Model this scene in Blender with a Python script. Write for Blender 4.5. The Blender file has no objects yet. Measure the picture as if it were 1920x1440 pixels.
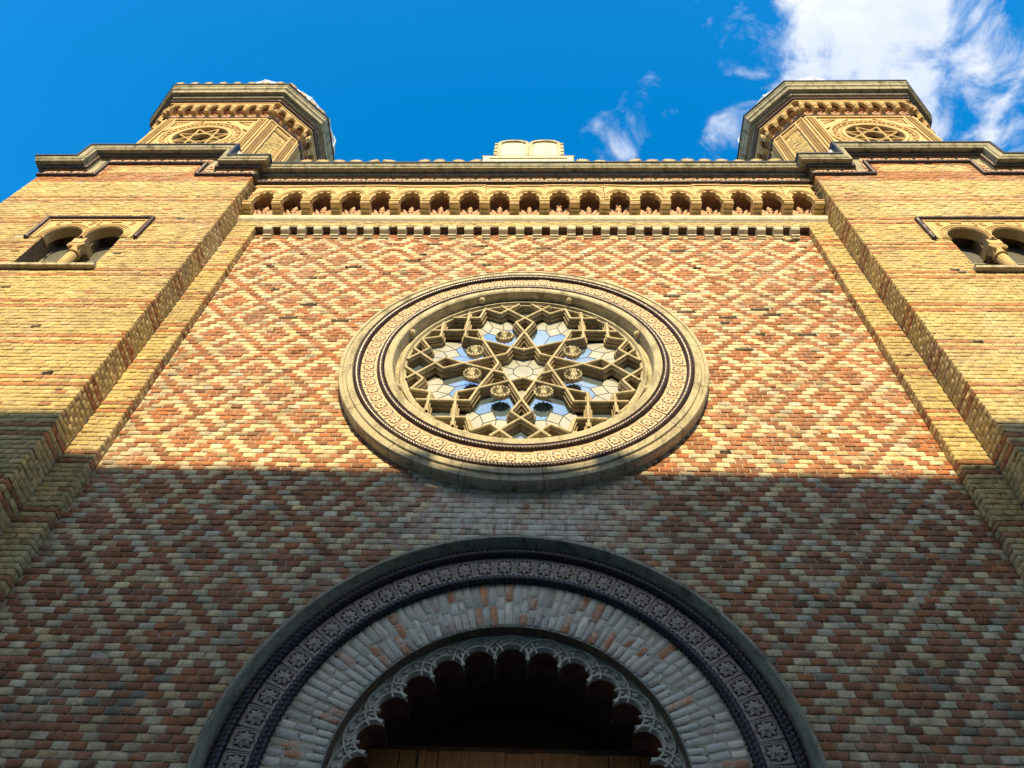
import bpy, math, random
import numpy as np
from mathutils import Vector, Matrix
from mathutils.geometry import tessellate_polygon

# ------------------------------------------------------------------ camera, sky, sun, exposure
SC = bpy.context.scene
COL = SC.collection
ZO = 1.6                      # eye height above the street
F_PX, PITCH, YAW, ROLL, CX, CD = 1488.15, 0.945236, 0.0642875, 0.0606316, 0.260833, 6.205819

def cam_axes():
    f0 = Vector((0, math.cos(PITCH), math.sin(PITCH))); u0 = Vector((0, -math.sin(PITCH), math.cos(PITCH))); r0 = Vector((1, 0, 0))
    M = Matrix.Rotation(YAW, 3, 'Z')
    f, u, r = M @ f0, M @ u0, M @ r0
    c, s = math.cos(ROLL), math.sin(ROLL)
    return f, c*u - s*r, c*r + s*u
CF, CU, CR = cam_axes()
def pix_dir(px, py):
    return (CF + CR*((px-960)/F_PX) - CU*((py-720)/F_PX))
def pix_hit(px, py, y):       # point of the plane y, heights counted from the eye
    d = pix_dir(px, py); t = (y+CD)/d.y
    return CX+t*d.x, t*d.z

cam_d = bpy.data.cameras.new('camera'); cam = bpy.data.objects.new('camera', cam_d); COL.objects.link(cam)
cam_d.sensor_width = 36.0; cam_d.lens = F_PX/1920*36.0; cam_d.clip_start = 0.05; cam_d.clip_end = 3000
cam.matrix_world = Matrix.Translation((CX, -CD, ZO)) @ Matrix(((CR.x, CU.x, -CF.x), (CR.y, CU.y, -CF.y), (CR.z, CU.z, -CF.z))).to_4x4()
SC.camera = cam

SUN_EL, SUN_AZ = math.radians(32.0), math.radians(0.25)   # sun stands straight behind the photographer
sun_d = bpy.data.lights.new('sun', 'SUN'); sun = bpy.data.objects.new('sun', sun_d); COL.objects.link(sun)
sun_d.energy = 3.0; sun_d.angle = math.radians(0.53); sun_d.color = (1.0, 0.82, 0.47)
sdir = Vector((math.sin(SUN_AZ)*math.cos(SUN_EL), -math.cos(SUN_AZ)*math.cos(SUN_EL), math.sin(SUN_EL)))
sun.rotation_euler = sdir.to_track_quat('Z', 'Y').to_euler(); sun.location = (0, -20, 30)

W = bpy.data.worlds.new('World'); SC.world = W; W.use_nodes = True
SKY_STRENGTH = 0.15
def build_world():
    nt = W.node_tree; nt.nodes.clear(); N = nt.nodes.new; L = nt.links.new
    out = N('ShaderNodeOutputWorld')
    sky = N('ShaderNodeTexSky'); sky.sky_type = 'NISHITA'; sky.sun_disc = False
    sky.sun_elevation = SUN_EL; sky.sun_rotation = math.pi - SUN_AZ
    sky.air_density = 1.0; sky.dust_density = 0.9; sky.ozone_density = 2.2; sky.altitude = 100
    hs = N('ShaderNodeHueSaturation'); hs.inputs['Saturation'].default_value = 1.45; hs.inputs['Hue'].default_value = 0.494; hs.inputs['Value'].default_value = 1.0
    L(sky.outputs['Color'], hs.inputs['Color'])
    b1 = N('ShaderNodeBackground'); b1.inputs['Strength'].default_value = SKY_STRENGTH
    L(hs.outputs['Color'], b1.inputs['Color'])
    # a thin broken cloud layer: directions are projected on a plane high above the street
    tc = N('ShaderNodeTexCoord'); sp = N('ShaderNodeSeparateXYZ'); L(tc.outputs['Generated'], sp.inputs[0])
    mz = N('ShaderNodeMath'); mz.operation = 'MAXIMUM'; L(sp.outputs['Z'], mz.inputs[0]); mz.inputs[1].default_value = 0.08
    dv = []
    for a in ('X', 'Y'):
        m = N('ShaderNodeMath'); m.operation = 'DIVIDE'; L(sp.outputs[a], m.inputs[0]); L(mz.outputs[0], m.inputs[1]); dv.append(m)
    cb = N('ShaderNodeCombineXYZ'); L(dv[0].outputs[0], cb.inputs[0]); L(dv[1].outputs[0], cb.inputs[1])
    def noise(scale, detail, rough, dist=0.0, off=(0, 0, 0)):
        mp = N('ShaderNodeMapping'); mp.inputs['Location'].default_value = off; L(cb.outputs[0], mp.inputs[0])
        n = N('ShaderNodeTexNoise'); n.inputs['Scale'].default_value = scale; n.inputs['Detail'].default_value = detail
        n.inputs['Roughness'].default_value = rough; n.inputs['Distortion'].default_value = dist
        L(mp.outputs[0], n.inputs['Vector']); return n
    def math_(op, a, b, clamp=False):
        m = N('ShaderNodeMath'); m.operation = op; m.use_clamp = clamp
        for i, v in enumerate((a, b)):
            if isinstance(v, (int, float)): m.inputs[i].default_value = v
            else: L(v, m.inputs[i])
        return m.outputs[0]
    fine = noise(12.0, 11, 0.62, 0.35, (3.1, 1.7, 0))
    broad = noise(1.3, 3, 0.5, 0.0, (7.3, 2.2, 0))
    # cloud banks (px, py in the picture, radius, weight); elsewhere broad noise places the unseen banks described below
    banks = [(1640, 40, .21, 1.15), (1560, 110, .14, .95), (1720, 10, .17, .85), (1790, 150, .16, .60), (1890, 100, .13, .52), (1760, 240, .13, .56), (1880, 230, .13, .58), (1440, 190, .08, .34),
             (1385, 225, .085, .40), (1440, 115, .06, .48), (1420, 170, .07, .40), (1195, 262, .095, .54), (1135, 225, .04, .46), (1300, 288, .07, .36), (1240, 290, .07, .36)]
    acc = None
    for px, py, r, w in banks:
        d = pix_dir(px, py); p = (d.x/d.z, d.y/d.z, 0)
        vs = N('ShaderNodeVectorMath'); vs.operation = 'DISTANCE'; L(cb.outputs[0], vs.inputs[0]); vs.inputs[1].default_value = p
        mr = N('ShaderNodeMapRange'); mr.interpolation_type = 'SMOOTHSTEP'; mr.inputs['From Min'].default_value = r*1.15; mr.inputs['From Max'].default_value = 0.0
        mr.inputs['To Min'].default_value = 0.0; mr.inputs['To Max'].default_value = w; L(vs.outputs['Value'], mr.inputs['Value'])
        acc = mr.outputs[0] if acc is None else math_('MAXIMUM', acc, mr.outputs[0])
    away = N('ShaderNodeMapRange'); away.inputs['From Min'].default_value = 0.34; away.inputs['From Max'].default_value = 0.54; away.inputs['To Max'].default_value = 0.95
    L(broad.outputs['Fac'], away.inputs['Value'])
    # unseen broad banks added behind the camera, heavy enough to whiten and lift the shade
    far = N('ShaderNodeMapRange'); far.inputs['From Min'].default_value = -0.05; far.inputs['From Max'].default_value = -0.5; L(dv[1].outputs[0], far.inputs['Value'])
    acc = math_('MAXIMUM', acc, math_('MULTIPLY', away.outputs[0], far.outputs[0]))
    dens = math_('ADD', math_('MULTIPLY', fine.outputs['Fac'], 2.3), math_('SUBTRACT', acc, 1.62))
    ramp = N('ShaderNodeMapRange'); ramp.inputs['From Min'].default_value = -0.16; ramp.inputs['From Max'].default_value = 0.50
    ramp.interpolation_type = 'SMOOTHSTEP'; L(dens, ramp.inputs['Value'])
    gate = N('ShaderNodeMapRange'); gate.inputs['From Min'].default_value = 0.0; gate.inputs['From Max'].default_value = 0.12; L(acc, gate.inputs['Value'])
    mask = math_('MULTIPLY', math_('MULTIPLY', ramp.outputs[0], gate.outputs[0]), 0.97, True)
    b2 = N('ShaderNodeBackground'); b2.inputs['Strength'].default_value = 0.50
    body = noise(4.5, 6, 0.55, 0.2, (1.3, 5.1, 0))
    bm_ = N('ShaderNodeMapRange'); bm_.inputs['From Min'].default_value = 0.38; bm_.inputs['From Max'].default_value = 0.62; L(body.outputs['Fac'], bm_.inputs['Value'])
    cm = N('ShaderNodeMix'); cm.data_type = 'RGBA'; L(bm_.outputs[0], cm.inputs[0]); cm.inputs[6].default_value = (0.62, 0.70, 0.86, 1); cm.inputs[7].default_value = (1.0, 0.99, 0.98, 1); L(cm.outputs[2], b2.inputs['Color'])
    mx = N('ShaderNodeMixShader'); L(mask, mx.inputs[0]); L(b1.outputs[0], mx.inputs[1]); L(b2.outputs[0], mx.inputs[2])
    L(mx.outputs[0], out.inputs['Surface'])
build_world()
vs = SC.view_settings; vs.view_transform = 'Standard'; vs.look = 'None'; vs.exposure = 1.28; vs.gamma = 1.0; vs.use_curve_mapping = False
SC.cycles.max_bounces = 5; SC.cycles.diffuse_bounces = 2; SC.cycles.glossy_bounces = 3; SC.cycles.transmission_bounces = 2
SC.cycles.caustics_reflective = False; SC.cycles.caustics_refractive = False

# ------------------------------------------------------------------ materials
MATS = {}
def shader(name, build, rough=0.85, spec=0.3):
    m = bpy.data.materials.new(name); m.use_nodes = True; nt = m.node_tree
    p = nt.nodes['Principled BSDF']; p.inputs['Roughness'].default_value = rough
    p.inputs['Specular IOR Level'].default_value = spec
    class K: pass
    k = K(); k.nt = nt; k.p = p; k.N = nt.nodes.new; k.L = nt.links.new
    geo = k.N('ShaderNodeNewGeometry'); k.pos = geo.outputs['Position']
    def noise(scale, detail=4, rough=0.55, stretch=(1, 1, 1), dist=0.0):
        mp = k.N('ShaderNodeMapping'); mp.inputs['Scale'].default_value = stretch; k.L(k.pos, mp.inputs[0])
        n = k.N('ShaderNodeTexNoise'); n.inputs['Scale'].default_value = scale; n.inputs['Detail'].default_value = detail
        n.inputs['Roughness'].default_value = rough; n.inputs['Distortion'].default_value = dist
        k.L(mp.outputs[0], n.inputs['Vector']); return n.outputs['Fac']
    def rng(v, a, b, c=0.0, d=1.0):
        m_ = k.N('ShaderNodeMapRange'); m_.inputs['From Min'].default_value = a; m_.inputs['From Max'].default_value = b
        m_.inputs['To Min'].default_value = c; m_.inputs['To Max'].default_value = d; k.L(v, m_.inputs['Value']); return m_.outputs[0]
    def mix(f, a, b, mode='MIX'):
        n = k.N('ShaderNodeMix'); n.data_type = 'RGBA'; n.blend_type = mode
        if isinstance(f, (int, float)): n.inputs[0].default_value = f
        else: k.L(f, n.inputs[0])
        for i, v in ((6, a), (7, b)):
            if isinstance(v, tuple): n.inputs[i].default_value = (*v, 1)
            else: k.L(v, n.inputs[i])
        return n.outputs[2]
    def mul(a, b, op='MULTIPLY'):
        n = k.N('ShaderNodeMath'); n.operation = op
        for i, v in enumerate((a, b)):
            if isinstance(v, (int, float)): n.inputs[i].default_value = v
            else: k.L(v, n.inputs[i])
        return n.outputs[0]
    def bump(h, s=0.4, d=0.01):
        b = k.N('ShaderNodeBump'); b.inputs['Strength'].default_value = s; b.inputs['Distance'].default_value = d
        k.L(h, b.inputs['Height']); k.L(b.outputs[0], p.inputs['Normal'])
    k.noise, k.rng, k.mix, k.mul, k.bump = noise, rng, mix, mul, bump
    def base(c):
        if isinstance(c, tuple): p.inputs['Base Color'].default_value = (*c, 1)
        else: k.L(c, p.inputs['Base Color'])
    k.base = base
    build(k); MATS[name] = m; return m

def salts(k):                  # lime washed out of the joints below the rose window: streaks with a ragged outline
    sep = k.N('ShaderNodeSeparateXYZ'); k.L(k.pos, sep.inputs[0])
    wob = k.noise(3.0, 7, 0.7)
    ax = k.mul(sep.outputs['X'], 0.0, 'ADD')
    axa = k.N('ShaderNodeMath'); axa.operation = 'ABSOLUTE'; k.L(ax, axa.inputs[0])
    side = k.rng(k.mul(axa.outputs[0], k.mul(wob, 1.6), 'ADD'), 1.45, 2.35, 1.0, 0.0)
    top = k.rng(sep.outputs['Z'], 7.0, 7.6, 0.45, 1.0)
    cap = k.rng(sep.outputs['Z'], 8.55, 8.95, 1.0, 0.0)
    st = k.rng(k.noise(3.4, 8, 0.75, (2.2, 1, 0.5), 0.5), 0.36, 0.58)
    return k.mul(k.mul(side, k.mul(top, cap)), st)

def m_brick(k):
    at = k.N('ShaderNodeAttribute'); at.attribute_name = 'tint'
    g = k.noise(55, 5, 0.6); big = k.noise(0.7, 4, 0.6); spots = k.noise(16, 4, 0.7)
    c = k.mix(1.0, at.outputs['Color'], k.mix(k.rng(g, 0.25, 0.75), (0.62, 0.62, 0.64), (1.22, 1.2, 1.16)), 'MULTIPLY')
    c = k.mix(1.0, c, k.mix(k.rng(k.noise(10, 3, 0.5), 0.3, 0.7), (0.80, 0.80, 0.82), (1.16, 1.15, 1.12)), 'MULTIPLY')
    c = k.mix(k.rng(big, 0.42, 0.72, 0, 0.34), c, (0.20, 0.165, 0.12))
    c = k.mix(k.rng(k.noise(1.6, 6, 0.7, (1.6, 1.6, 0.22), 0.3), 0.52, 0.72, 0, 0.45), c, (0.13, 0.105, 0.075))
    c = k.mix(k.rng(k.noise(0.9, 5, 0.65, (1, 1, 0.6)), 0.55, 0.75, 0, 0.35), c, (0.68, 0.60, 0.44))
    c = k.mix(k.rng(spots, 0.60, 0.72, 0, 0.6), c, (0.36, 0.32, 0.25))
    c = k.mix(k.rng(k.noise(21, 5, 0.7, (1, 1, 1), 0.4), 0.63, 0.70, 0, 0.7), c, (0.055, 0.045, 0.035))
    c = k.mix(k.mul(salts(k), 0.85), c, (0.72, 0.68, 0.57))
    k.base(c); k.bump(k.mix(0.5, g, spots), 0.5, 0.008)
shader('brick', m_brick, 0.9, 0.2)
def m_mortar(k):
    g = k.noise(60, 5, 0.65); big = k.noise(1.1, 4, 0.6)
    c = k.mix(k.rng(g, 0.3, 0.7), (0.40, 0.33, 0.24), (0.66, 0.57, 0.43))
    c = k.mix(k.rng(big, 0.46, 0.72, 0, 0.5), c, (0.16, 0.135, 0.105))
    c = k.mix(k.rng(k.noise(13, 3, 0.6), 0.60, 0.66, 0, 0.92), c, (0.02, 0.015, 0.01))
    c = k.mix(k.mul(salts(k), 0.7), c, (0.74, 0.74, 0.68))
    k.base(c); k.bump(g, 0.6, 0.015)
shader('mortar', m_mortar, 0.95, 0.15)
def m_lowbrick(k):             # the part of the wall below the picture, courses too far down to be seen
    mp = k.N('ShaderNodeMapping'); mp.inputs['Rotation'].default_value = (math.radians(90), 0, 0); k.L(k.pos, mp.inputs[0])
    b = k.N('ShaderNodeTexBrick'); b.inputs['Scale'].default_value = 1.0; b.inputs['Brick Width'].default_value = 0.15; b.inputs['Row Height'].default_value = 0.0796
    b.inputs['Mortar Size'].default_value = 0.006; b.inputs['Color1'].default_value = (0.42, 0.16, 0.09, 1); b.inputs['Color2'].default_value = (0.58, 0.46, 0.26, 1); b.inputs['Mortar'].default_value = (0.35, 0.3, 0.24, 1)
    k.L(mp.outputs[0], b.inputs['Vector']); k.base(b.outputs['Color'])
shader('low_brick', m_lowbrick, 0.9, 0.2)
def stone(c1, c2, dirt, amt=0.8):
    def f(k):
        g = k.noise(30, 6, 0.65); st = k.noise(3.2, 6, 0.7, (2.2, 2.2, 0.6), 0.3); fine = k.noise(110, 3, 0.6); lich = k.noise(9, 6, 0.7)
        c = k.mix(k.rng(g, 0.3, 0.72), c1, c2)
        c = k.mix(k.rng(st, 0.48, 0.72, 0, amt), c, dirt)
        c = k.mix(k.rng(lich, 0.58, 0.72, 0, amt*0.6), c, (dirt[0]*1.5, dirt[1]*1.6, dirt[2]*1.1))
        k.base(c); k.bump(k.mix(0.4, g, fine), 0.7, 0.02)
    return f
shader('cornice_stone', stone((0.26, 0.23, 0.145), (0.50, 0.45, 0.30), (0.05, 0.046, 0.026), 0.95), 0.9, 0.2)
shader('stone', stone((0.39, 0.335, 0.215), (0.62, 0.545, 0.37), (0.10, 0.085, 0.048), 0.85), 0.9, 0.2)
shader('pale_stone', stone((0.64, 0.55, 0.36), (0.82, 0.74, 0.53), (0.22, 0.19, 0.12), 0.45), 0.85, 0.25)
shader('tracery_stone', stone((0.46, 0.37, 0.22), (0.70, 0.60, 0.40), (0.18, 0.135, 0.07), 0.65), 0.88, 0.2)
shader('tracery_shade', stone((0.33, 0.25, 0.14), (0.52, 0.42, 0.26), (0.10, 0.07, 0.035), 0.75), 0.9, 0.2)  # darker than the front bars: shade of the back tiers put into colour
shader('grey_stone', stone((0.25, 0.22, 0.155), (0.46, 0.41, 0.30), (0.06, 0.055, 0.036), 0.85), 0.9, 0.2)
shader('terracotta', stone((0.52, 0.35, 0.14), (0.70, 0.50, 0.24), (0.22, 0.14, 0.06), 0.5), 0.8, 0.3)
shader('pink_terracotta', stone((0.50, 0.28, 0.17), (0.66, 0.42, 0.28), (0.2, 0.12, 0.07), 0.5), 0.8, 0.3)
shader('scallop_stone', stone((0.60, 0.54, 0.43), (0.80, 0.73, 0.60), (0.20, 0.165, 0.12), 0.5), 0.85, 0.25)
def m_tile(k):
    g = k.noise(45, 5, 0.6)
    k.base(k.mix(k.rng(g, 0.3, 0.7), (0.52, 0.36, 0.21), (0.72, 0.55, 0.36))); k.bump(g, 0.3, 0.006)
shader('tile_clay', m_tile, 0.6, 0.4)
shader('tile_glaze', lambda k: k.base(k.mix(k.rng(k.noise(20), .3, .7), (0.05, 0.042, 0.09), (0.15, 0.12, 0.20))), 0.3, 0.6)
shader('portal_tile', lambda k: k.base(k.mix(k.rng(k.noise(35), .3, .7), (0.26, 0.215, 0.175), (0.44, 0.37, 0.31))), 0.6, 0.4)
shader('portal_glaze', lambda k: k.base(k.mix(k.rng(k.noise(20), .3, .7), (0.018, 0.018, 0.04), (0.06, 0.052, 0.16))), 0.3, 0.6)
def m_rope(c1, c2):
    return lambda k: k.base(k.mix(k.rng(k.noise(14, 5, 0.65), .35, .7), c1, c2))
shader('rope_glaze', m_rope((0.028, 0.017, 0.016), (0.10, 0.055, 0.042)), 0.30, 0.45)
shader('navy_rope', m_rope((0.014, 0.014, 0.022), (0.040, 0.036, 0.048)), 0.32, 0.4)
shader('grey_rope', m_rope((0.10, 0.09, 0.065), (0.30, 0.27, 0.2)), 0.6, 0.4)
shader('arch_mortar', lambda k: (k.base(k.mix(k.rng(k.noise(25, 6, 0.7), .3, .7), (0.27, 0.245, 0.20), (0.52, 0.48, 0.40))), k.bump(k.noise(40, 5), 0.7, 0.02)), 0.95, 0.1)
def m_archbrick(k):
    at = k.N('ShaderNodeAttribute'); at.attribute_name = 'tint'
    g = k.noise(40, 5, 0.65); pl = k.noise(7, 6, 0.75, (1, 1, 1), 0.6)
    c = k.mix(1.0, at.outputs['Color'], k.mix(k.rng(g, .25, .75), (0.7, 0.7, 0.7), (1.2, 1.2, 1.2)), 'MULTIPLY')
    c = k.mix(k.rng(pl, 0.46, 0.60, 0, 0.75), c, (0.62, 0.57, 0.48))
    k.base(c); k.bump(k.mix(0.5, g, pl), 0.6, 0.012)
shader('arch_brick', m_archbrick, 0.92, 0.15)
shader('flashing', lambda k: k.base((0.018, 0.018, 0.02)), 0.5, 0.4)
def m_zinc(k):
    n = k.noise(2.0, 5, 0.6)
    k.base(k.mix(k.rng(n, .3, .7), (0.42, 0.44, 0.45), (0.66, 0.67, 0.66))); k.p.inputs['Metallic'].default_value = 0.25
shader('zinc', m_zinc, 0.45, 0.5)
def m_lead(k): k.base((0.03, 0.025, 0.02))
shader('lead', m_lead, 0.6, 0.4)
def m_glass(k):
    k.p.inputs['Metallic'].default_value = 0.85; k.base(k.mix(k.rng(k.noise(1.2, 3), .35, .65), (0.40, 0.57, 0.72), (0.56, 0.70, 0.80)))
    k.bump(k.noise(2.5, 2), 0.05, 0.05)
shader('glass', m_glass, 0.04, 0.8)
shader('cream_glass', lambda k: (k.base(k.mix(k.rng(k.noise(3.0, 4), .3, .7), (0.34, 0.345, 0.31), (0.50, 0.49, 0.42))), k.bump(k.noise(6, 2), 0.1, 0.02)), 0.18, 0.6)
shader('screen', lambda k: k.base(k.mix(k.rng(k.noise(18, 4), .3, .7), (0.085, 0.08, 0.06), (0.13, 0.125, 0.095))), 0.5, 0.4)
shader('dark', lambda k: k.base((0.02, 0.015, 0.01)), 0.9, 0.1)
shader('reveal', lambda k: (k.base(k.mix(k.rng(k.noise(20, 5), .3, .7), (0.10, 0.065, 0.04), (0.22, 0.15, 0.09))), k.bump(k.noise(30, 5), 0.6, 0.02)), 0.9, 0.2)
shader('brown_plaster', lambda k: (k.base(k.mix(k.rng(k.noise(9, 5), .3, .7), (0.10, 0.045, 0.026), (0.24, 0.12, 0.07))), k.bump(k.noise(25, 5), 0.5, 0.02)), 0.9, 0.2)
def m_wood(k):
    g = k.noise(9, 6, 0.65, (6, 6, 0.5), 0.6)
    k.base(k.mix(k.rng(g, .3, .7), (0.34, 0.115, 0.032), (0.62, 0.25, 0.075))); k.bump(g, 0.4, 0.01)
shader('wood', m_wood, 0.6, 0.35)
def m_asphalt(k):
    g = k.noise(90, 4); k.base(k.mix(k.rng(g, .3, .7), (0.035, 0.035, 0.037), (0.075, 0.073, 0.07))); k.bump(g, 0.5, 0.01)
shader('asphalt', m_asphalt, 0.9, 0.3)
def m_paving(k):
    g = k.noise(30, 5); k.base(k.mix(k.rng(g, .3, .7), (0.30, 0.28, 0.26), (0.42, 0.39, 0.36))); k.bump(g, 0.4, 0.01)
shader('paving', m_paving, 0.85, 0.3)
shader('plaster', lambda k: k.base(k.mix(k.rng(k.noise(3, 5), .3, .7), (0.36, 0.33, 0.28), (0.45, 0.42, 0.36))), 0.9, 0.2)
shader('house_glass', lambda k: k.base((0.03, 0.04, 0.05)), 0.1, 0.6)
shader('roof_tile', lambda k: k.base(k.mix(k.rng(k.noise(12, 4), .3, .7), (0.22, 0.08, 0.05), (0.34, 0.14, 0.09))), 0.85, 0.2)

# ------------------------------------------------------------------ mesh helpers
def link(o, parent=None):
    COL.objects.link(o)
    if parent is not None: o.parent = parent
    return o
def empty(name, loc, label, cat, group=None):
    o = bpy.data.objects.new(name, None); o.location = loc; o.empty_display_size = 0.3; link(o)
    o['label'] = label; o['category'] = cat
    if group: o['group'] = group
    return o
class MB:
    def __init__(s): s.v = []; s.f = []; s.m = []; s.mi = 0; s.T = None
    def vert(s, p):
        if s.T is not None: p = s.T @ Vector(p)
        s.v.append((p[0], p[1], p[2])); return len(s.v)-1
    def face(s, idx): s.f.append(tuple(idx)); s.m.append(s.mi)
    def quad(s, *ps): s.face([s.vert(p) for p in ps])
    def box(s, x0, x1, y0, y1, z0, z1):
        b = [s.vert(p) for p in ((x0, y0, z0), (x1, y0, z0), (x1, y1, z0), (x0, y1, z0), (x0, y0, z1), (x1, y0, z1), (x1, y1, z1), (x0, y1, z1))]
        for q in ((0, 3, 2, 1), (4, 5, 6, 7), (0, 1, 5, 4), (1, 2, 6, 5), (2, 3, 7, 6), (3, 0, 4, 7)): s.face([b[i] for i in q])
    def prism(s, outer, holes, y0, y1, back=False):      # polygon in x,z pushed from y0 (front) to y1
        loops = [outer]+list(holes)
        tri = tessellate_polygon([[Vector((p[0], p[1], 0)) for p in l] for l in loops])
        flat = [p for l in loops for p in l]
        fr = [s.vert((p[0], y0, p[1])) for p in flat]; bk = [s.vert((p[0], y1, p[1])) for p in flat]
        def up(t):
            a, b, c = (flat[i] for i in t); return (b[0]-a[0])*(c[1]-a[1])-(b[1]-a[1])*(c[0]-a[0])
        for t in tri:
            t = list(t)
            if up(t) < 0: t.reverse()
            s.face([fr[i] for i in t])
            if back: s.face([bk[i] for i in reversed(t)])
        o = 0
        for li, l in enumerate(loops):
            n = len(l); A = sum(l[i][0]*l[(i+1) % n][1]-l[(i+1) % n][0]*l[i][1] for i in range(n))
            ccw = (A > 0) == (li == 0)
            for i in range(n):
                a, b = o+i, o+(i+1) % n
                q = (fr[a], bk[a], bk[b], fr[b])
                s.face(q if ccw else q[::-1])
            o += n
    def prism_x(s, prof, x0, x1):                          # polygon in y,z pushed along x
        n = len(prof); a = [s.vert((x0, p[0], p[1])) for p in prof]; b = [s.vert((x1, p[0], p[1])) for p in prof]
        for i in range(n): j = (i+1) % n; s.face((a[i], a[j], b[j], b[i]))
        s.face(a[::-1]); s.face(b)
    def prism_z(s, poly, z0, z1, cap=True):
        n = len(poly); a = [s.vert((p[0], p[1], z0)) for p in poly]; b = [s.vert((p[0], p[1], z1)) for p in poly]
        for i in range(n): j = (i+1) % n; s.face((a[i], a[j], b[j], b[i]))
        if cap: s.face(a[::-1]); s.face(b)
    def grid(s, rows, closed_u=False, closed_v=False):     # rows of points
        idx = [[s.vert(p) for p in r] for r in rows]; R = len(idx); C = len(idx[0])
        for i in range(R if closed_u else R-1):
            for j in range(C if closed_v else C-1):
                a, b = idx[i], idx[(i+1) % R]; k = (j+1) % C
                s.face((a[j], a[k], b[k], b[j]))
    def build(s, name, mats, parent=None, smooth=False, loc=None):
        me = bpy.data.meshes.new(name); me.from_pydata(s.v, [], s.f)
        if isinstance(mats, str): mats = [mats]
        for m in mats: me.materials.append(MATS[m])
        if len(mats) > 1: me.polygons.foreach_set('material_index', s.m)
        if smooth: me.polygons.foreach_set('use_smooth', [True]*len(me.polygons))
        me.update()
        import bmesh
        bm = bmesh.new(); bm.from_mesh(me); bmesh.ops.recalc_face_normals(bm, faces=bm.faces[:]); bm.to_mesh(me); bm.free()
        o = bpy.data.objects.new(name, me); link(o, parent)
        if loc: o.location = loc
        return o
def inst(o, name, parent, loc=(0, 0, 0), rot=(0, 0, 0), scale=(1, 1, 1), me=None):
    c = bpy.data.objects.new(name, me or o.data); link(c, parent); c.location = loc; c.rotation_euler = rot; c.scale = scale
    return c
def ring(r, zc, n, a0=0.0, a1=360.0, x=0.0, closed=True):
    k = n if closed else n+1
    return [(x+r*math.cos(math.radians(a0+(a1-a0)*i/n)), zc+r*math.sin(math.radians(a0+(a1-a0)*i/n))) for i in range(k)]
def sweep_ring(prof, zc, n, x=0.0):                        # profile (r, y) round a full circle
    mb = MB(); mb.grid([[(x+r*math.cos(2*math.pi*i/n), y, zc+r*math.sin(2*math.pi*i/n)) for r, y in prof] for i in range(n)], closed_u=True); return mb
def arch_frames(zc, zbot, n=96):                           # path of the portal: jamb, half circle, jamb -> (centre point, outward normal)
    fr = [((0, zbot), (1, 0)), ((0, zc-0.6), (1, 0))]
    for i in range(n+1):
        a = math.pi*i/n; fr.append(((0, zc), (math.cos(a), math.sin(a))))
    fr += [((0, zc-0.6), (-1, 0)), ((0, zbot), (-1, 0))]
    return fr
def sweep_arch(prof, frames):
    mb = MB(); mb.grid([[(c[0]+n[0]*r, y, c[1]+n[1]*r) for r, y in prof] for c, n in frames]); return mb
def rope(path, r, pitch, lobes=3, closed=False, seg=12, depth=0.16):   # twisted moulding along 3D points
    P = [Vector(p) for p in path]; n = len(P); mb = MB(); s = 0.0; rows = []
    tot = sum((P[i+1]-P[i]).length for i in range(n-1))+((P[0]-P[-1]).length if closed else 0)
    if closed: pitch = tot/max(1, round(tot/pitch/1.0))
    for i in range(n):
        a = P[i-1] if (i > 0 or closed) else P[i]; b = P[(i+1) % n] if (i < n-1 or closed) else P[i]
        t = (b-a).normalized(); o = Vector((0, -1, 0))
        if abs(t.dot(o)) > 0.9: o = Vector((0, 0, 1))
        u = t.cross(o).normalized(); w = u.cross(t).normalized()
        if i > 0: s += (P[i]-P[i-1]).length
        tw = 2*math.pi*s/(pitch*lobes)
        rows.append([P[i]+(u*math.cos(q)+w*math.sin(q))*(r*(1-depth+depth*1.6*abs(math.cos(lobes*(q+tw)/2)))) for q in (2*math.pi*k/seg for k in range(seg))])
    mb.grid(rows, closed_u=closed, closed_v=True); return mb
def densify(pts, step):
    out = []
    for a, b in zip(pts[:-1], pts[1:]):
        a, b = Vector(a), Vector(b); m = max(1, int((b-a).length/step))
        out += [a.lerp(b, i/m) for i in range(m)]
    out.append(Vector(pts[-1])); return out

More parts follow.
